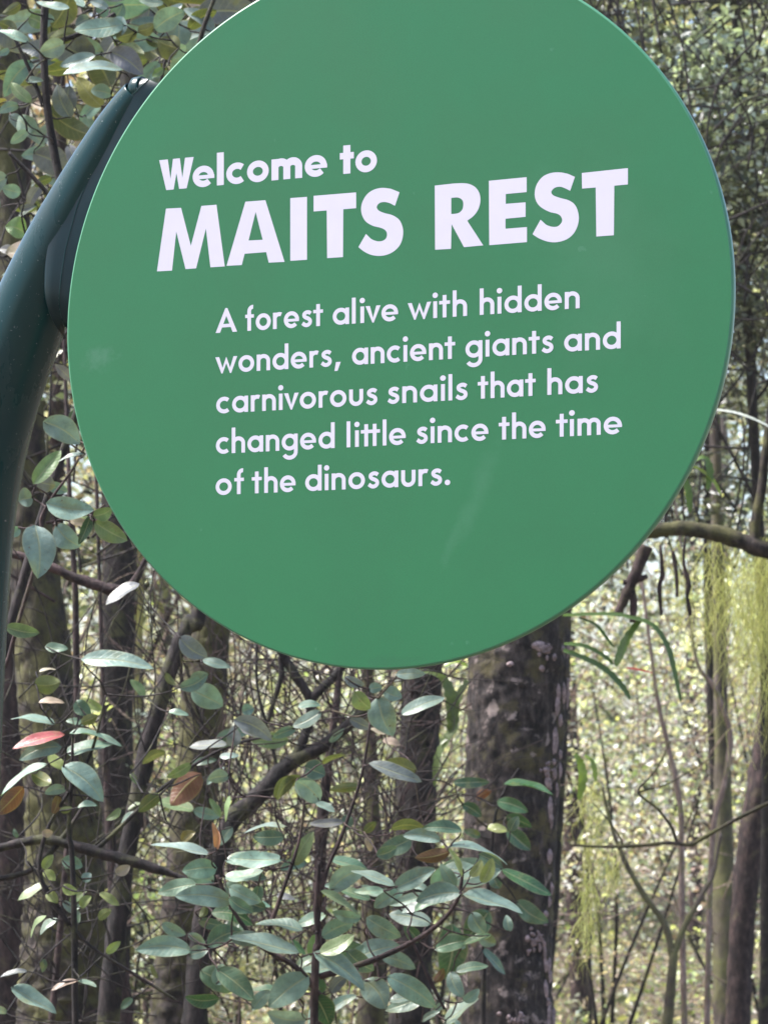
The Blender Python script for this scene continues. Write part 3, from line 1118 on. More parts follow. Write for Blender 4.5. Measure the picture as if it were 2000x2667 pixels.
PT1 = [(1121, 1350, 109), (1117, 1500, 106), (1106, 1700, 101), (1099, 1900, 98), (1093, 2060, 99), (1089, 2230, 104)]
sp = [(1402, 20, 0.010, 0.018), (1412, 32, 0.006, 0.007), (1690, 44, 0.014, 0.010), (1440, -12, 0.006, 0.008)]
for cy, ca, n_ in ((2030, 36, 26), (2195, 12, 24), (1660, 46, 12), (1425, 30, 10)):
    for _ in range(n_):
        sp.append((cy + random.gauss(0, 16), ca + random.gauss(0, 9), random.uniform(0.002, 0.008), random.uniform(0.002, 0.007)))
for _ in range(34):
    sp.append((random.uniform(1390, 2220), random.uniform(48, 84), random.uniform(0.008, 0.026), random.uniform(0.003, 0.009)))
lichen_on(T1, PT1, 6.0, sp)
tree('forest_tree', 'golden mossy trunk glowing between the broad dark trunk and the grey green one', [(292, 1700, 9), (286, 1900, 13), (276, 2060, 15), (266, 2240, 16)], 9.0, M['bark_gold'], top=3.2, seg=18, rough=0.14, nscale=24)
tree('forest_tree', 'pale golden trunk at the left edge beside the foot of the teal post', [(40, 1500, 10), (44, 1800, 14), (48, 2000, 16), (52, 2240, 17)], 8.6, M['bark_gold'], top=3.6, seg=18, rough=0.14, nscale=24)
T3 = tree('forest_tree', 'broad dark mossy trunk low behind the left end of the horizontal dead branch',
          [(60, 1060, 46), (72, 1200, 52), (98, 1450, 62), (132, 1700, 78), (140, 1900, 84), (138, 2080, 90), (136, 2240, 98)], 6.4,
          M['bark_moss'], top=5.6, seg=56, rough=0.09, nscale=34, ridge=0.06, n=28)
T4 = tree('forest_tree', 'grey green mossy trunk leaning slightly right, under the lower left edge of the sign',
          [(462, 1200, 42), (455, 1330, 42), (440, 1500, 46), (424, 1700, 46), (404, 1900, 46), (385, 2100, 50), (376, 2240, 54)], 6.9,
          M['bark_moss'], top=5.6, seg=44, rough=0.09, nscale=36, ridge=0.06, n=26)
T2 = tree('forest_tree', 'slim dark straight trunk just left of the thick lichen covered one',
          [(918, 1380, 40), (910, 1500, 40), (901, 1700, 42), (896, 1850, 41), (890, 2050, 42), (884, 2240, 44)], 7.2,
          M['bark_thin'], top=6.0, seg=40, rough=0.10, nscale=24, ridge=0.12, n=18)
T5 = tree('sapling', 'slender blackish leaning stem crossing in front of the grey mossy trunk',
          [(440, 1270, 15), (410, 1345, 16), (384, 1400, 16), (342, 1530, 17), (312, 1650, 18), (288, 1780, 18), (270, 1870, 19), (254, 2000, 21), (232, 2230, 24)], 5.5,
          M['bark_thin'], top=4.2, cat='sapling', seg=18, rough=0.12, nscale=30, n=10)
tree('sapling', 'thin reddish upright stem rising beside the dark teal post', [(152, 1090, 5), (158, 1180, 6), (164, 1300, 6.5), (166, 1450, 7), (166, 1600, 7), (150, 1800, 7), (110, 2230, 7)], 5.6,
     M['bark_red'], top=2.9, cat='sapling', seg=10, rough=0.1, nscale=40)
tree('sapling', 'purple brown stem standing close beside the broad dark mossy trunk at lower left', [(225, 1560, 5), (232, 1700, 8), (246, 1900, 13), (258, 2050, 16), (272, 2230, 18)], 5.9,
     M['bark_red'], top=3.0, cat='sapling', seg=14, rough=0.12, nscale=30)
tree('sapling', 'bare reddish brown stem in the twig tangle under the sign', [(722, 1560, 8), (706, 1680, 10), (694, 1800, 13), (690, 1950, 14), (684, 2230, 17)], 6.2,
     M['bark_red'], top=2.6, cat='sapling', seg=14, rough=0.14, nscale=30)
tree('forest_tree', 'short mossy trunk half hidden behind the shrub leaves in the bottom middle', [(800, 1640, 14), (806, 1800, 18), (806, 1950, 24), (804, 2100, 26), (802, 2230, 28)], 7.8,
     M['bark_moss'], top=4.4, seg=24, rough=0.14, nscale=26)
# the right-hand tree just outside the frame carries the mossy limb and the hanging moss
T8 = tree('forest_tree', 'dark tree at the right edge carrying a drooping mossy limb',
          [(1772, 300, 62), (1768, 700, 66), (1766, 1000, 72), (1766, 1300, 78), (1770, 1700, 84), (1776, 2230, 92)], 6.6, M['bark_moss'], top=6.0, seg=40, rough=0.13, nscale=22, ridge=0.15, n=12,
          limbs=[[(1775, 1225, 26), (1690, 1192, 21), (1640, 1184, 19), (1590, 1166, 18), (1530, 1148, 17), (1460, 1142, 15), (1395, 1150, 13), (1320, 1172, 10), (1240, 1186, 7)],
                 [(1775, 1690, 9), (1700, 1718, 6), (1659, 1735, 4.5), (1580, 1775, 4), (1515, 1812, 4.5), (1490, 1825, 5), (1445, 1821, 4.5), (1380, 1827, 4), (1300, 1829, 3.2), (1230, 1825, 2.2)],
                 [(1462, 1822, 3.4), (1450, 1788, 3.2), (1420, 1748, 2.8), (1378, 1712, 2.4), (1402, 1680, 2.0), (1424, 1650, 1.6), (1448, 1600, 1.2)],
                 [(1376, 1712, 2.0), (1440, 1694, 1.6), (1500, 1660, 1.4), (1545, 1632, 1.0)],
                 [(1345, 1828, 2.4), (1338, 1808, 2.0), (1312, 1770, 1.4), (1280, 1735, 1.0)],
                 [(1626, 1176, 12), (1632, 1120, 11), (1643, 1060, 10), (1652, 980, 9), (1668, 860, 8)]])
tree('forest_tree', 'dark purplish trunk leaning out of the right edge below the hanging moss',
     [(1690, 1300, 22), (1672, 1480, 28), (1654, 1640, 31), (1632, 1760, 29), (1612, 1900, 27), (1600, 2050, 26), (1592, 2230, 27)], 10.5, M['bark_red'], top=6.0, seg=26, rough=0.12, nscale=18)
tree('forest_tree', 'blurred grey trunk standing in the bright undergrowth left of the dark purplish leaning trunk',
     [(1556, 1500, 14), (1560, 1680, 18), (1562, 1850, 21), (1564, 2050, 23), (1565, 2230, 24)], 11.5, M['bark_far'], top=6.5, seg=20, rough=0.14, nscale=14)
tree('sapling', 'forked bare sapling in the bright undergrowth at lower right',
     [(1456, 2050, 9), (1450, 2110, 10), (1444, 2180, 11), (1438, 2240, 12)], 8.8, M['bark_far'], top=None, cat='sapling', seg=12, rough=0.12, nscale=30,
     limbs=[[(1452, 2068, 8), (1436, 2000, 7), (1382, 1920, 6), (1344, 1850, 5), (1322, 1790, 4), (1300, 1700, 3)],
            [(1454, 2064, 8), (1474, 2010, 7), (1502, 1958, 6), (1524, 1918, 6), (1540, 1888, 4), (1556, 1800, 3)]])
tree('sapling', 'pale pinkish bare stem just right of the drooping strap ferns', [(1418, 1500, 4), (1440, 1600, 5), (1458, 1680, 5.5), (1470, 1760, 6), (1472, 1950, 6.5), (1478, 2230, 7)], 9.0,
     M['bark_pale'], top=2.9, cat='sapling', seg=8, rough=0.1, nscale=30)
tree('sapling', 'pale kinked bare stem below the moss hanging from the right limb', [(1502, 1420, 3.5), (1540, 1480, 5), (1562, 1535, 5.5), (1576, 1580, 5.5), (1573, 1640, 5.5), (1560, 1710, 5.5), (1540, 1790, 6), (1530, 2000, 6), (1526, 2230, 7)], 9.3,
     M['bark_pale'], top=3.0, cat='sapling', seg=8, rough=0.1, nscale=30)
# dark trunks seen between the leaves at upper left
tree('forest_tree', 'dark trunk glimpsed between the leaves at the upper left corner', [(30, 0, 28), (36, 200, 30), (30, 500, 32), (24, 900, 36), (20, 1300, 40)], 7.6, M['bark_red'], top=6.0, seg=28, rough=0.14, nscale=20)
tree('forest_tree', 'reddish dark trunk rising behind the tip of the teal post', [(300, -60, 24), (292, 100, 25), (282, 300, 27), (270, 600, 30), (262, 1000, 34)], 8.4, M['bark_thin'], top=6.5, seg=26, rough=0.14, nscale=20)


# ------------------------------------------------------------------ dead branches and the twig tangle
def dead(name, label, paths, D, m, cat='branch', seg=10, rough=0.2, group=None):
    mb = MB()
    for p in paths:
        smooth_tube(mb, px(p, D), 7, seg, rough, 38.0, 0.18)
    foot = Q(paths[0][0][0], paths[0][0][1], D)
    return tag(mb.build(name, m, origin=foot), label, cat, group)


dead('dead_branch', 'long dark dead branch lying across the broad mossy trunk at lower left',
     [[(-60, 1846, 9), (0, 1832, 9), (60, 1818, 10), (112, 1815, 11), (200, 1838, 12), (290, 1862, 12), (350, 1882, 9), (392, 1896, 6), (440, 1925, 4)],
      [(-40, 1905, 6), (60, 1884, 6), (112, 1840, 6), (150, 1790, 5), (200, 1712, 3)], [(205, 1838, 5), (258, 1790, 4.4), (340, 1712, 4), (440, 1640, 3.4), (520, 1604, 3), (590, 1590, 2)]], 4.7, M['bark_thin'])
dead('dead_branch', 'curved purplish dead branch hooking up beside the lower left rim of the sign',
     [[(-40, 1190, 9), (40, 1200, 9), (112, 1226, 10), (158, 1247, 11), (210, 1264, 12), (252, 1276, 12), (280, 1267, 10), (298, 1244, 8), (318, 1200, 5), (342, 1130, 3)],
      [(20, 1240, 3), (70, 1270, 3.4), (120, 1300, 3)]], 4.9, M['bark_red'])
B2 = dead('dead_branch', 'thick crooked dark branch slanting through the twigs below the sign',
          [[(800, 1524, 10), (694, 1614, 14), (625, 1649, 17), (555, 1723, 20), (502, 1772, 21), (470, 1850, 22), (440, 2000, 24), (420, 2230, 28)],
           [(640, 1640, 11), (668, 1560, 10), (670, 1513, 10), (660, 1490, 10), (638, 1458, 10), (610, 1411, 10), (590, 1350, 9)],
           [(670, 1515, 10), (688, 1494, 10), (726, 1457, 9), (780, 1380, 8)],
           [(580, 1560, 4), (593, 1512, 5), (608, 1462, 6), (606, 1418, 6)], [(555, 1390, 3), (556, 1481, 3.4), (574, 1562, 4), (600, 1660, 4)]], 5.4, M['bark_thin'])


def tangle(name, label, n, box, D, dr, rpx, m, vert=0.6, cat='twigs', hang=False):
    """Fine crooked twigs, one plant's dead wood, all springing from one low point."""
    x0, x1, y0, y1 = box
    mb = MB()
    for i in range(n):
        d = D + random.uniform(-dr, dr)
        x, y = random.uniform(x0, x1), random.uniform(y0, y1)
        a = random.gauss(-1.57, 0.5) if random.random() < vert else random.uniform(-3.3, 0.2)
        L = random.uniform(0.25, 0.8) * (y1 - y0)
        pts = []
        for k in range(6):
            pts.append((x, y, rpx * (1.0 - 0.13 * k) * random.uniform(0.8, 1.2), d))
            a += random.gauss(0, 0.28)
            x += math.cos(a) * L / 5
            y += math.sin(a) * L / 5
            d += random.uniform(-0.03, 0.03)
        smooth_tube(mb, px(pts, D), 3, 5)
        for q in range(random.randint(0, 2)):
            b = pts[random.randint(1, 4)]
            aa = a + random.choice((-1, 1)) * random.uniform(0.5, 1.1)
            l2 = L * random.uniform(0.15, 0.4)
            smooth_tube(mb, px([(b[0], b[1], b[2] * 0.7, b[3]), (b[0] + math.cos(aa) * l2 * .5, b[1] + math.sin(aa) * l2 * .5, b[2] * 0.55, b[3]), (b[0] + math.cos(aa + .3) * l2, b[1] + math.sin(aa + .3) * l2, b[2] * 0.35, b[3])], D), 3, 4)
    foot = Q((x0 + x1) / 2, y1, D)
    return tag(mb.build(name, m, origin=foot), label, cat)


tangle('twig_tangle', 'mesh of fine reddish brown twigs between the grey mossy trunk and the slim straight one', 210, (430, 900, 1480, 2200), 6.4, 0.9, 2.2, M['bark_red']).__setitem__('kind', 'stuff')
tangle('twig_tangle', 'fine dark crossing twigs right under the bottom rim of the sign', 90, (430, 980, 1420, 1900), 5.3, 0.5, 1.8, M['bark_thin'], 0.35).__setitem__('kind', 'stuff')
tangle('twig_tangle', 'thin dark twigs among the leaves at lower left', 120, (0, 520, 1400, 2230), 5.5, 0.7, 1.9, M['bark_thin'], 0.4).__setitem__('kind', 'stuff')
tangle('twig_tangle', 'dark twig mass behind the upper left leaves and the teal post', 110, (-60, 520, 0, 1250), 6.0, 0.8, 3.2, M['bark_thin'], 0.5).__setitem__('kind', 'stuff')
tangle('twig_tangle', 'dark bare twigs in the shade beyond the upper right rim of the sign', 130, (1260, 1720, 0, 1250), 9.0, 1.2, 2.8, M['bark_thin'], 0.6).__setitem__('kind', 'stuff')
tangle('twig_tangle', 'sparse blurred twigs in the bright lower right undergrowth', 90, (1190, 1720, 1250, 2260), 12.5, 1.5, 1.6, M['bark_pale'], 0.55).__setitem__('kind', 'stuff')
tangle('twig_tangle', 'pale dead stems filling the gaps behind the left hand trunks', 170, (0, 1000, 1250, 2260), 9.5, 1.5, 2.2, M['bark_pale'], 0.75).__setitem__('kind', 'stuff')
# dangling dead sticks under the right limb
dead('hanging_stick', 'broken dark dead sticks dangling below the mossy limb beside the sign rim',
     [[(1395, 1180, 14), (1372, 1240, 13), (1352, 1285, 12), (1332, 1330, 8)], [(1360, 1262, 8), (1368, 1300, 8), (1366, 1345, 7)], [(1345, 1258, 6), (1368, 1256, 7), (1398, 1244, 5)],
      [(1426, 1180, 3), (1430, 1240, 4.5), (1424, 1270, 5), (1428, 1330, 3)], [(1480, 1160, 3), (1476, 1215, 3.5), (1487, 1260, 5), (1484, 1290, 4), (1491, 1330, 4)], [(1452, 1190, 4), (1460, 1240, 4), (1462, 1290, 3)]], 6.55, M['bark_red'], cat='sticks')

# ------------------------------------------------------------------ leafy shrubs traced from the photograph
def shrub_root(label, x, D, name='leafy_shrub', cat='shrub'):
    g = Q(x, 1700, D)
    return empty(name, (g.x, g.y, 0), label, cat)


# A: bottom middle
A = Shrub(4.15, 0.10)
A.stems([[(690, 1860, 4), (684, 1960, 6), (688, 2040, 7), (680, 2140, 8)] + to_ground(672, 2230, 9, 4.15),
         [(1000, 1880, 3), (985, 1950, 4), (930, 2010, 5), (840, 2060, 6), (760, 2090, 6), (690, 2110, 7)],
         [(470, 1890, 4), (500, 1960, 4), (560, 2040, 5), (640, 2090, 6), (690, 2150, 7)],
         [(660, 1690, 2), (650, 1800, 3), (620, 1900, 4), (580, 2010, 5)], [(880, 2010, 3), (930, 2120, 4), (960, 2180, 3)],
         [(800, 1560, 2.5), (780, 1680, 3), (740, 1800, 4), (700, 1900, 4), (686, 2000, 5)]])
A.region(600, 2000, 1.8433, [
    (1012, 350, 822, 318, 62, 'p', -.02), (1040, 378, 1338, 410, 46, 'p', -.03), (785, 578, 978, 486, 84, 'g'), (788, 566, 582, 488, 54, 'g'), (740, 590, 596, 580, 36, 'g'), (1108, 600, 888, 636, 92, 'g', -.05),
    (1112, 608, 1400, 704, 80, 'p', -.06), (942, 664, 816, 684, 46, 'g'), (1082, 570, 1008, 462, 60, 'g'), (652, 718, 820, 812, 90, 'g', -.06), (438, 812, 594, 742, 82, 'g'), (630, 722, 488, 690, 60, 'g'),
    (784, 610, 688, 672, 62, 'g'), (430, 588, 622, 682, 46, 'L'), (330, 890, -4, 806, 84, 'p', -.06), (352, 782, 118, 728, 60, 'g'), (398, 884, 658, 1044, 96, 'p', -.08), (384, 904, 420, 786, 62, 'L'),
    (428, 892, 594, 798, 72, 'L'), (558, 876, 694, 976, 86, 'm'), (642, 1016, 744, 1152, 124, 'g', -.05), (752, 998, 990, 1152, 104, 'g', -.07), (378, 996, 186, 1148, 134, 'g', -.04), (196, 1072, 104, 1166, 54, 'g'),
    (-10, 960, 102, 1122, 72, 'm'), (404, 1086, 478, 1240, 104, 'd'), (480, 1080, 560, 1000, 60, 'v'), (300, 470, 396, 308, 72, 'L'), (252, 440, -6, 424, 62, 'g'), (152, 498, -10, 510, 52, 'g'), (-6, 570, 148, 642, 80, 'g'),
    (-6, 622, 112, 694, 62, 'm'), (430, 162, 318, 62, 94, 'p'), (542, 260, 378, 260, 38, 'v'), (408, 168, 502, 214, 32, 'p'), (272, 282, 58, 292, 28, 'g'), (262, 330, 108, 330, 74, 'm'), (214, 152, 334, 34, 62, 'o'),
    (640, 310, 700, 256, 40, 'o'), (770, 292, 938, 280, 52, 'o'), (1112, 302, 926, 276, 52, 'm'), (1046, 386, 1118, 522, 24, 'l', -.08, 'young_leaf'), (1148, 520, 1206, 440, 50, 'l', -.05, 'young_leaf'), (1206, 552, 1252, 434, 58, 'l', -.06, 'young_leaf'),
    (1056, 400, 886, 432, 62, 'u', -.03, 'rusty_leaf'), (860, 560, 960, 590, 40, 'g'), (760, 1120, 900, 1100, 46, 'g'), (880, 690, 990, 640, 40, 'm'), (980, 1030, 1024, 960, 40, 'u', .0, 'rusty_leaf'), (700, 420, 800, 380, 60, 'm'), (560, 560, 450, 570, 34, 'p')])
A.region(0, 1800, 2.37, [
    (1298, 1012, 956, 895, 66, 'p', -.05), (1342, 1092, 1128, 1112, 122, 'g', -.04), (1218, 1190, 972, 1244, 84, 'g'), (1390, 1046, 1664, 1004, 72, 'g'), (1380, 1150, 1624, 1098, 62, 'g'), (1388, 1188, 1606, 1296, 124, 'm'),
    (1438, 1300, 1082, 1266, 124, 'p', -.07), (1430, 1326, 1566, 1336, 84, 'g'), (1184, 1602, 842, 1588, 114, 'p', -.07), (1168, 1630, 1286, 1600, 82, 'g'), (1280, 1572, 1496, 1480, 124, 'm'), (1424, 1530, 1664, 1562, 94, 'p', -.05),
    (1338, 1716, 1564, 1904, 132, 'm'), (1560, 1960, 1664, 1846, 84, 'g'), (1332, 970, 1312, 815, 38, 'x', -.06, 'orange_bud'), (1340, 985, 1350, 860, 20, 'x', -.06, 'orange_bud'), (1160, 1500, 1270, 1560, 50, 'p'), (1420, 640, 1376, 800, 34, 'L'), (1360, 780, 1300, 660, 40, 'L')])
A.region(500, 1600, 2.37, [
    (258, 648, 498, 778, 104, 'v'), (802, 600, 616, 694, 82, 'g'), (642, 704, 498, 760, 62, 'g'), (652, 572, 796, 556, 42, 'p'), (1000, 478, 1104, 586, 100, 'L'), (1148, 508, 1238, 750, 164, 'p', -.06), (1180, 468, 1296, 516, 92, 'p'),
    (1288, 622, 1560, 504, 72, 'p'), (940, 388, 1066, 434, 62, 'v'), (1090, 462, 1176, 450, 64, 'p'), (1258, 372, 1434, 358, 64, 'p'), (1088, 918, 1424, 1022, 72, 'v', -.05), (690, 940, 824, 994, 122, 'm'), (640, 1030, 796, 1136, 124, 'g'),
    (800, 922, 948, 850, 42, 'o'), (668, 1000, 508, 1136, 74, 'o'), (310, 602, 384, 578, 74, 'p'), (170, 880, 290, 860, 40, 'p'), (230, 1000, 100, 1020, 80, 'g')])
A.scatter(24, 420, 1180, 2230, 2700, (75, 175), 'ggpgmmd', 0.5, (0.0, 0.4))
A.scatter(34, 560, 1330, 2150, 2700, (60, 130), 'ggmmdg', 0.45, (0.12, 0.5))
A.scatter(26, 480, 1100, 1850, 2400, (50, 110), 'gmovLt', 0.42, (0.2, 0.7))
A.build(shrub_root('leafy shrub with broad grey green leaves and one orange bud, filling the bottom middle', 672, 4.15), M['bark_red'], M['leaf'])

# B: left, below the curved branch
B = Shrub(4.35, 0.10)
B.stems([[(158, 1585, 3), (156, 1680, 4), (150, 1800, 5), (160, 1950, 6)] + to_ground(170, 2200, 7, 4.35), [(156, 1700, 3), (100, 1800, 4), (90, 1900, 5), (150, 2000, 5)],
         [(60, 1860, 2), (110, 1930, 3), (180, 2030, 3), (300, 2110, 3.2), (380, 2160, 3)], [(230, 1500, 2), (200, 1620, 3), (158, 1700, 3.5)]])
B.region(0, 1800, 2.37, [
    (342, 204, 88, 124, 62, 'g'), (402, 268, 76, 342, 62, 'r', -.08, 'red_leaf'), (384, 344, 118, 420, 104, 'g'), (408, 386, 694, 288, 84, 'g'), (428, 262, 654, 292, 50, 'g'), (384, 464, 644, 652, 132, 'p', -.05), (412, 604, 278, 632, 62, 'g'),
    (302, 448, -10, 616, 42, 'p'), (150, 590, -20, 760, 96, 'u', 0, 'rusty_leaf'), (196, 506, 326, 574, 84, 'o'), (366, 640, 330, 760, 52, 'u', 0, 'rusty_leaf'), (1184, 446, 1028, 534, 62, 'L'), (1242, 506, 1056, 706, 150, 'u', .1, 'rusty_leaf'),
    (992, 636, 856, 746, 82, 'o'), (70, 1826, 362, 1946, 114, 'g', -.08), (174, 1730, -4, 1744, 32, 'v'), (484, 1786, 316, 1842, 32, 't'), (480, 1790, 600, 1820, 24, 'g'), (268, 1100, 330, 1010, 56, 'l'), (270, 1110, 345, 1170, 60, 'l'),
    (292, 1386, 172, 1506, 34, 'L'), (366, 1408, 242, 1496, 44, 'p'), (388, 1200, 482, 1246, 64, 'l'), (500, 1340, 566, 1264, 56, 'l'), (616, 1246, 744, 1316, 46, 'l'), (384, 1040, 514, 1084, 82, 'g'), (508, 1170, 566, 1126, 60, 'p'),
    (658, 1620, 746, 1546, 50, 'l'), (112, 1292, 276, 1178, 36, 'L'), (290, 1246, 356, 1306, 62, 'l'), (390, 1296, 494, 1376, 50, 'p'), (712, 1124, 806, 1078, 62, 't'), (1480, 206, 1664, 284, 104, 'v'), (470, 60, 556, 150, 90, 'm'),
    (240, 70, 400, 60, 34, 't'), (600, 260, 760, 330, 30, 'g'), (480, 720, 600, 700, 30, 'g'), (370, 740, 450, 720, 40, 'o'), (260, 880, 330, 870, 50, 't'), (1120, 930, 1210, 870, 60, 'y'), (500, 200, 610, 150, 60, 'o')])
B.region(0, 900, 2.37, [(500, 1938, 956, 1996, 112, 'p', -.04), (1110, 1800, 1282, 1926, 114, 'v'), (1250, 1940, 1416, 1984, 48, 'p'), (280, 1858, 424, 1872, 62, 'g'), (1108, 2114, 1286, 2026, 82, 'g'), (864, 1468, 646, 1586, 62, 'v'), (214, 2090, 376, 2076, 112, 'o')])
B.region(500, 1600, 2.37, [(-4, 468, 194, 566, 144, 'g'), (70, 280, 236, 314, 46, 'p'), (-10, 402, 96, 366, 62, 'g')])
B.scatter(24, 0, 460, 1750, 2650, (40, 90), 'goLmtl', 0.42, (0.15, 0.7))
B.build(shrub_root('shrub with one red leaf and rusty dead leaves, left below the curved branch', 165, 4.35), M['bark_thin'], M['leaf'])

# C: sprig beside the post
Cc = Shrub(4.0, 0.07)
Cc.stems([[(186, 960, 2), (160, 1010, 2.5), (110, 1080, 3), (90, 1120, 4), (92, 1170, 4), (66, 1260, 4.2), (20, 1420, 4.5), (-30, 1640, 5)] + to_ground(-60, 2200, 6, 4.0), [(100, 1130, 3), (150, 1120, 3), (200, 1108, 2.5), (228, 1090, 2)]])
Cc.region(0, 900, 2.37, [
    (208, 856, 368, 636, 94, 'L', -.05), (286, 972, 584, 1016, 134, 'p', -.06), (206, 940, 116, 958, 112, 'g'), (216, 1106, 238, 1432, 194, 'p', -.08), (348, 1108, 498, 1240, 134, 'p', -.03), (562, 1048, 488, 1226, 64, 'd', -.04), (578, 1050, 694, 1006, 84, 'L'),
    (584, 1088, 790, 1204, 114, 'L', -.05), (268, 468, 494, 606, 154, 'g'), (380, 478, 496, 546, 64, 'v'), (534, 668, 356, 690, 26, 'p'), (228, 838, 344, 864, 112, 'v'), (36, 1736, 246, 1774, 84, 'L', -.02), (430, 1084, 560, 1096, 46, 't'), (120, 1120, 60, 1180, 60, 'g'), (300, 860, 420, 900, 70, 'g')])
Cc.build(shrub_root('sprig of fresh pale green leaves tucked between the teal post and the sign rim', 110, 4.0), M['bark_red'], M['leaf'])

# D: upper left
Dd = Shrub(4.5, 0.16)
Dd.stems([[(360, 120, 3), (345, 190, 4), (330, 260, 5), (300, 420, 6), (250, 620, 7), (180, 850, 8), (90, 1120, 9), (10, 1400, 10), (-50, 1650, 11)] + to_ground(-70, 2200, 13, 4.5),
          [(470, -20, 4), (440, 60, 5), (420, 140, 5), (380, 240, 5), (330, 330, 6)], [(100, -30, 8), (95, 120, 8), (110, 280, 9), (150, 480, 9), (190, 700, 9)], [(20, 60, 3), (60, 140, 4), (95, 230, 5)],
          [(250, 30, 5), (180, 70, 5), (100, 100, 6)], [(20, 330, 4), (70, 380, 5), (150, 470, 5)]])
Dd.region(0, 0, 2.37, [
    (770, 150, 456, 190, 112, 'p', -.1), (690, 226, 764, 98, 104, 'p', -.1), (952, 182, 1146, 66, 132, 'p', -.12), (850, 196, 716, 232, 84, 'o'), (850, 190, 960, 150, 70, 'o'), (482, 210, 296, 252, 92, 'o'), (404, 268, 246, 322, 112, 'p', -.08), (592, 342, 366, 384, 62, 'p', -.1),
    (524, 398, 236, 424, 92, 'o'), (764, 430, 386, 444, 52, 'p', -.12), (700, 248, 896, 336, 94, 'o'), (680, 318, 876, 456, 134, 'v', -.08), (1110, 300, 976, 250, 144, 'o', -.05), (1040, 336, 1156, 288, 90, 'p'), (196, 632, 68, 508, 74, 'L', -.15), (182, 262, -6, 160, 62, 'g'),
    (104, 200, -6, 136, 74, 'o'), (180, 106, 284, 164, 104, 'L'), (636, 664, 478, 476, 114, 'y', -.05, 'yellow_leaf'), (694, 582, 556, 558, 84, 'g', -.1), (122, 648, -6, 694, 62, 'p'), (232, 804, 106, 716, 124, 'g'), (174, 806, 66, 886, 60, 'g'), (164, 1444, 36, 1396, 124, 'L', -.1), (132, 1192, 16, 1158, 84, 'g'),
    (326, 1098, 216, 1152, 50, 'o'), (-6, 644, 46, 618, 60, 'y'), (96, 1560, -6, 1538, 60, 'v'), (434, 50, 226, 18, 52, 'p'), (674, 52, 556, -4, 50, 'p'), (1014, 20, 856, -4, 46, 'p'), (1160, 182, 1336, 56, 84, 'o'), (1240, 40, 1180, 120, 50, 'o'), (760, 20, 690, 120, 80, 'g'), (560, 110, 470, 160, 60, 'g'),
    (130, 20, 20, 80, 60, 'o'), (340, 130, 250, 90, 50, 'g'), (900, 240, 1010, 280, 50, 'o'), (60, 300, -10, 340, 40, 'p'), (160, 500, 270, 490, 34, 'p'), (120, 1290, 210, 1270, 40, 'v'), (1010, 420, 940, 470, 50, 'L'), (1000, 100, 1130, 20, 60, 'p')])
Dd.scatter(44, -20, 600, -20, 420, (100, 190), 'gpovopv', 0.5, (0.0, 0.35))
Dd.scatter(20, -20, 330, 420, 900, (80, 150), 'gpovt', 0.5, (0.0, 0.35))
Dd.scatter(46, -20, 560, -20, 620, (50, 130), 'googpmtg', 0.45, (0.15, 0.9))
Dd.scatter(22, -20, 200, 500, 1150, (40, 90), 'gmtpv', 0.42, (0.15, 0.9))
Dd.build(shrub_root('tall shrub of silvery leaves with olive undersides above the tip of the teal post', 140, 4.5), M['bark_thin'], M['leaf'])

# F: glossy dark sprig on the thick trunk
G_ = Shrub(5.55, 0.06)
G_.stems([[(1120, 1660, 2), (1075, 1740, 3), (1060, 1850, 4), (1050, 1980, 5), (1045, 2100, 5)] + to_ground(1040, 2230, 6, 5.55)])
G_.region(600, 2000, 1.8433, [
    (1068, 72, 1244, 58, 48, 'd'), (1308, 80, 1548, 86, 38, 'd'), (1278, 160, 1430, 212, 64, 'd', -.08), (1112, 174, 1206, 236, 54, 'd'), (1318, 236, 1446, 284, 58, 'd'), (1326, 296, 1440, 396, 74, 'd', -.08), (1228, 284, 1334, 304, 34, 'l'), (1300, 488, 1540, 616, 48, 'd', -.12),
    (1372, 638, 1526, 742, 84, 'm', -.12), (1062, 746, 1028, 1016, 138, 'd', -.25), (1242, 686, 1126, 826, 114, 'd', -.15), (1188, 806, 1276, 846, 64, 'L', -.15), (1206, 866, 1340, 976, 38, 'm', -.12), (1086, 990, 1144, 944, 44, 'L', -.15), (1200, 330, 1120, 300, 40, 'd'), (1260, 520, 1290, 580, 60, 'm', -.1), (1180, 150, 1250, 110, 44, 'u')])
G_.build(shrub_root('sprig of shiny dark green leaves growing against the thick lichen covered trunk', 1040, 5.55), M['bark_thin'], M['gloss'])


# ------------------------------------------------------------------ strap ferns, white blade
def strap(mb, path, D, wpx, col):
    s = spline([(*Q(x, y, D + (dz if len(q) > 2 else 0)),) for q in path for x, y, dz in [(q[0], q[1], q[2] if len(q) > 2 else 0)]], 7)
    n = len(s)
    vs = []
    side0 = Vector((random.uniform(-.2, .2), -0.5, 0.85)).normalized()
    for i, p in enumerate(s):
        p = Vector(p)
        t = (Vector(s[min(i + 1, n - 1)]) - Vector(s[max(i - 1, 0)])).normalized()
        nn = (side0 - t * side0.dot(t)).normalized()
        sd = t.cross(nn)
        k = i / (n - 1)
        # scalloped pinnate edge
        wd = wpx * K * D / F / 2 * (math.sin(math.pi * min(1, 0.12 + 0.88 * k)) ** 0.5) * (1.0 + 0.16 * math.sin(i * 2.4))
        vs += [p - sd * wd + nn * wd * 0.25, p, p + sd * wd + nn * wd * 0.25]
    mb.add(vs, [(3 * i + a, 3 * i + a + 1, 3 * i + a + 4, 3 * i + a + 3) for i in range(n - 1) for a in (0, 1)], col)


def fern(label, D, straps, origin):
    root = empty('strap_fern', Q(origin[0], origin[1], D), label, 'fern')
    for path, wpx, col in straps:
        mb = MB()
        strap(mb, path, D, wpx, col)
        mb.build('frond', M['strap'], root)
    return root


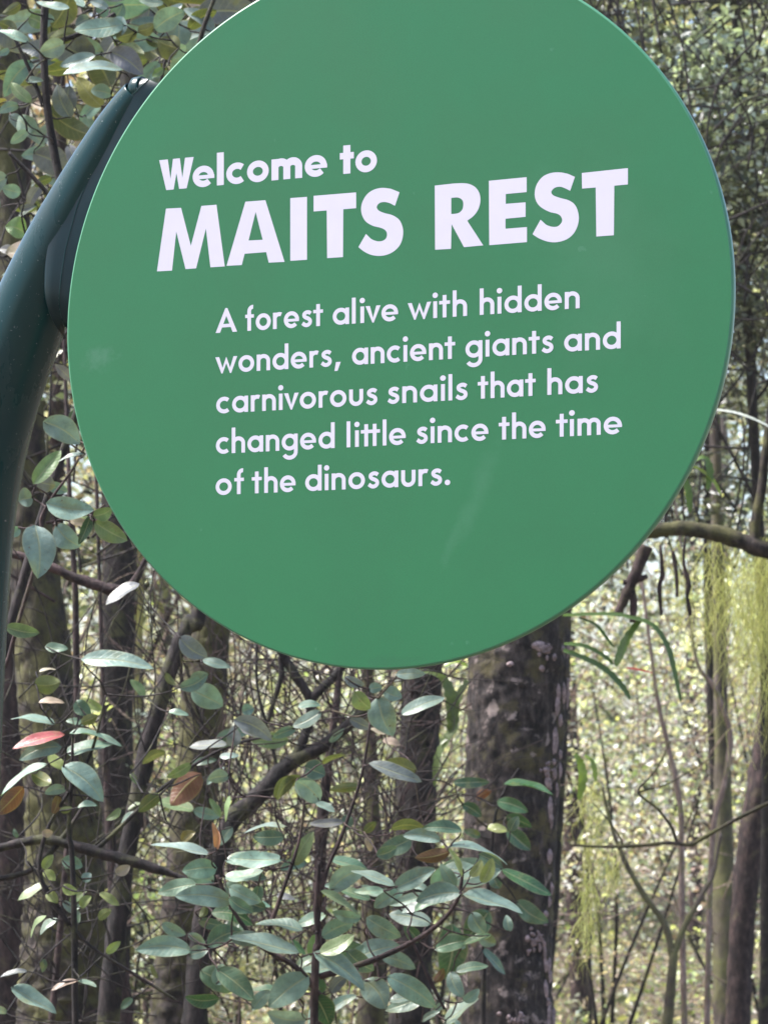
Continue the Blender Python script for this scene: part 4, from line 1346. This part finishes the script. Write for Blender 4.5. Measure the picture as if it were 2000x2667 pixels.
FG, FL = (0.085, 0.145, 0.028), (0.20, 0.28, 0.05)
fern('drooping green strap fern arching out from the right side of the thick trunk', 5.85,
     [([(1215, 1330), (1314, 1328), (1356, 1334), (1408, 1352), (1440, 1398), (1457, 1458), (1470, 1520)], 20, FG), ([(1384, 1340), (1356, 1378), (1338, 1420), (1330, 1440)], 24, FG),
      ([(1218, 1392), (1258, 1396), (1300, 1416), (1325, 1436)], 18, FG), ([(1216, 1406), (1270, 1428), (1308, 1450), (1342, 1484), (1360, 1512)], 26, FG), ([(1250, 1336), (1285, 1350), (1310, 1380), (1325, 1400)], 12, FG)], (1215, 1360))
fern('olive strap fern hanging between the slim straight trunk and the thick one', 5.9,
     [([(905, 1450), (950, 1462), (972, 1500), (978, 1570), (966, 1596), (945, 1640), (938, 1700)], 26, (0.10, 0.14, 0.04)), ([(1010, 1470), (985, 1520), (978, 1580), (950, 1610)], 18, (0.10, 0.14, 0.04)), ([(960, 1440), (985, 1430), (1010, 1440)], 16, FL)], (930, 1445))
fern('small bright lime fern frond beside the right edge of the thick trunk', 5.8, [([(1240, 1630), (1252, 1650), (1258, 1685), (1250, 1730)], 22, FL), ([(1262, 1632), (1280, 1650), (1286, 1690)], 14, FL)], (1240, 1640))
fern('yellow green fern fronds at the lower right rim of the sign above the mossy limb', 6.2,
     [([(1480, 1005), (1510, 1015), (1540, 1040), (1556, 1070)], 14, (0.26, 0.33, 0.05)), ([(1490, 1000), (1520, 990), (1532, 1020), (1528, 1060)], 20, FG), ([(1470, 1020), (1486, 1060), (1490, 1110)], 16, FG)], (1480, 1010))
bm = MB()
strap(bm, [(1520, 882), (1548, 886), (1585, 892), (1622, 904), (1659, 922), (1690, 945)], 6.3, 13, (0.55, 0.58, 0.52))
tag(bm.build('grass_blade', M['strap'], origin=Q(1520, 882, 6.3)), 'single white shining leaf blade poking out from behind the right rim of the sign', 'leaf blade')
bm = MB()
strap(bm, [(1352, 1443), (1370, 1446), (1392, 1450), (1410, 1454)], 6.4, 10, (0.26, 0.05, 0.035))
tag(bm.build('fallen_leaf', M['strap'], origin=Q(1352, 1443, 6.4)), 'dark red dead leaf caught below the drooping strap fern', 'dead leaf')


# ------------------------------------------------------------------ hanging moss
def moss(label, D, rows, n, group=None):
    """Strands hanging from a top edge; rows: (x0, x1, ytop, ybottom) in overview pixels."""
    mb = MB()
    for x0, x1, yt, yb, m in rows:
        for _ in range(m):
            x = random.uniform(x0, x1)
            d = D + random.uniform(-0.25, 0.25)
            y = yt + random.uniform(0, 1) ** 1.5 * (yb - yt) * 0.7
            L = (yb - yt) * random.uniform(0.2, 0.6)
            a = Q(x, y, d)
            pts = [a]
            st = L * K * d / F / 5
            dr = random.uniform(-.12, .12)
            for k in range(5):
                a = a + Vector((random.gauss(dr, 0.45) * st, random.gauss(0, 0.3) * st, -st))
                pts.append(a)
            c = random.choice([(0.62, 0.62, 0.26), (0.52, 0.54, 0.22), (0.72, 0.71, 0.38), (0.42, 0.40, 0.16)])
            r = random.uniform(0.0004, 0.0009)
            tube(mb, pts, [r, r, r * .9, r * .8, r * .6, r * .3], 3, col=c, cap=False)
    return tag(mb.build('hanging_moss', M['moss'], origin=Q(rows[0][0], rows[0][2], D)), label, 'moss', group)


moss('curtain of yellow green moss hanging from the mossy limb at the right edge', 6.9, [(1520, 1720, 1185, 1440, 330), (1590, 1720, 1190, 1580, 380), (1430, 1560, 1165, 1420, 110), (1545, 1660, 1160, 1195, 130)], 0)
moss('tapering tuft of bright yellow moss hanging under the bare twig right of the thick trunk', 6.9, [(1252, 1300, 1690, 1860, 70), (1256, 1340, 1815, 1930, 110), (1252, 1288, 1880, 2080, 110), (1310, 1338, 1850, 1960, 30)], 0)

# ------------------------------------------------------------------ middle and far forest
rn = random.Random(5)
random.seed(21)
# upper right: dark fine-leaved trees
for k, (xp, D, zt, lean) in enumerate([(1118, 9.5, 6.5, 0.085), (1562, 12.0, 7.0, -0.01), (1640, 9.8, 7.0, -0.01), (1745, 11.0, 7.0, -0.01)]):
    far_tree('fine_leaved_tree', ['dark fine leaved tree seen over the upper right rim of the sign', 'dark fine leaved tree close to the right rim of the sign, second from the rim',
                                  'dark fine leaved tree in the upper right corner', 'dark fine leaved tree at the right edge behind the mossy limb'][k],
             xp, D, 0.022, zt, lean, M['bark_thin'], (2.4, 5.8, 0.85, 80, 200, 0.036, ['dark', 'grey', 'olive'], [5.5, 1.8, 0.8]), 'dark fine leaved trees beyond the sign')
for k, (xp, D, zt, lean) in enumerate([(60, 9.0, 6.5, 0.02), (330, 10.0, 7.0, -0.01)]):
    far_tree('brown_tree', ['brownish shaded tree behind the upper left leaves', 'brownish shaded tree behind the tip of the teal post'][k],
             xp, D, 0.03, zt, lean, M['bark_red'], (2.0, 5.8, 0.8, 130, 60, 0.05, ['dark', 'tan', 'olive'], [4, 1.6, 1.0]), 'brown trees at the left')
# understory bushes at middle distance
rows = []
for D, step, h0, h1, rad, sz in ((9.5, 0.95, 0.2, 1.9, 0.55, 0.022), (12.5, 1.15, 0.2, 2.6, 0.75, 0.029), (16.0, 1.4, 0.2, 3.4, 1.0, 0.038), (20.5, 1.8, 0.2, 4.6, 1.3, 0.048)):
    half = 0.5 * 0.2925 * D * 1.35
    x = -half
    while x <= half:
        rows.append((x + random.uniform(-.2, .2) * step, D + random.uniform(-.8, .8), h0, h1 * random.uniform(0.75, 1.15), rad * random.uniform(.8, 1.15), sz))
        x += step
for i, (x, D, h0, h1, rad, sz) in enumerate(rows):
    right = x / (0.146 * D)
    if D < 11 and right > 0.15: continue
    pal, wts = (['lime', 'yell', 'tan', 'grey', 'olive', 'dark'], [1.5, 1.2, 2.8, 2.4, 1.0, 0.5]) if right > -0.2 else (['lime', 'yell', 'tan', 'olive', 'grey', 'dark'], [1.5, 1.5, 2.4, 1.6, 1.0, 1.0])
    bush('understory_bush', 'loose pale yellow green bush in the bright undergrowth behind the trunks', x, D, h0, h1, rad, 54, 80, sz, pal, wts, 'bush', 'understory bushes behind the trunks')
for i, (xp, D, z1) in enumerate([(30, 8.2, 2.2), (330, 8.6, 1.9), (560, 8.8, 1.7), (780, 9.0, 1.9), (990, 9.2, 1.6)]):
    bush('midground_bush', ['dark leafy bush between the teal post and the broad mossy trunk', 'olive leafy bush behind the slender leaning stem', 'olive leafy bush behind the reddish twig tangle',
                            'dark leafy bush just behind the slim straight trunk', 'dark leafy bush behind the foot of the thick lichen covered trunk'][i],
         (xp * K - CX) / F * D, D, 0.1, z1, 0.28, 36, 60, 0.026, ['olive', 'dark', 'grey', 'lime', 'tan'], [2.4, 2.0, 1.2, 0.9, 1.0], 'bush', 'bushes in the middle distance')
# slender background trunks
for i in range(22):
    D = random.uniform(13, 25)
    xp = random.uniform(-260, 1920)
    far_tree('background_tree', 'thin blurred trunk standing far back in the bright undergrowth', xp, D, random.uniform(0.02, 0.06), random.uniform(6, 9.5), random.uniform(-0.05, 0.05),
             random.choice([M['bark_far'], M['bark_far'], M['bark_moss'], M['bark_red']]), None, 'background trunks')
# far woods
n = 150000
pts = np.stack([rng.uniform(-7.5, 7.5, n), rng.uniform(24, 36, n), rng.uniform(0, 13, n)], axis=1)
keep = np.array([noise.noise((p[0] * .5, p[1] * .25, p[2] * .45)) for p in pts]) > -0.30
pts = pts[keep]
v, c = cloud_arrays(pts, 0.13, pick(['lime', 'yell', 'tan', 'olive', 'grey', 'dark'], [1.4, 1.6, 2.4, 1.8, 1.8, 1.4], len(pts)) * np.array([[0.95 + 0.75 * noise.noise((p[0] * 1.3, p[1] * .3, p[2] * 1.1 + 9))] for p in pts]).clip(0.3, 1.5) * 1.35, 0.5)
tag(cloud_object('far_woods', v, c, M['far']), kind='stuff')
# low ground cover
n = 26000
yy = rng.uniform(8.5, 26, n)
pts = np.stack([rng.uniform(-0.22, 0.22, n) * yy, yy, rng.uniform(0.0, 0.35, n) ** 1.4], axis=1)
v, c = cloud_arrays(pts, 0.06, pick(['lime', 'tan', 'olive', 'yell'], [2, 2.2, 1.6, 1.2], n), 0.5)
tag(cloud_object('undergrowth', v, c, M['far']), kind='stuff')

# ------------------------------------------------------------------ haze volume added to pale the far background
hz = MB()
x0, x1, y0, y1, z0, z1 = -62, 62, -32, 162, -1.5, 15
hz.add([(x0, y0, z0), (x1, y0, z0), (x1, y1, z0), (x0, y1, z0), (x0, y0, z1), (x1, y0, z1), (x1, y1, z1), (x0, y1, z1)],
       [(0, 3, 2, 1), (4, 5, 6, 7), (0, 1, 5, 4), (1, 2, 6, 5), (2, 3, 7, 6), (3, 0, 4, 7)])
hm = bpy.data.materials.new('added_haze')
hm.use_nodes = True
ht = hm.node_tree
ht.nodes.remove(ht.nodes['Principled BSDF'])
pv = ht.nodes.new('ShaderNodeVolumePrincipled')
pv.inputs['Color'].default_value = (0.95, 0.95, 0.88, 1)
pv.inputs['Density'].default_value = 0.0010
ht.links.new(pv.outputs[0], ht.nodes['Material Output'].inputs['Volume'])
tag(hz.build('haze', hm, smooth=False), kind='stuff')
S.cycles.volume_bounces = 0
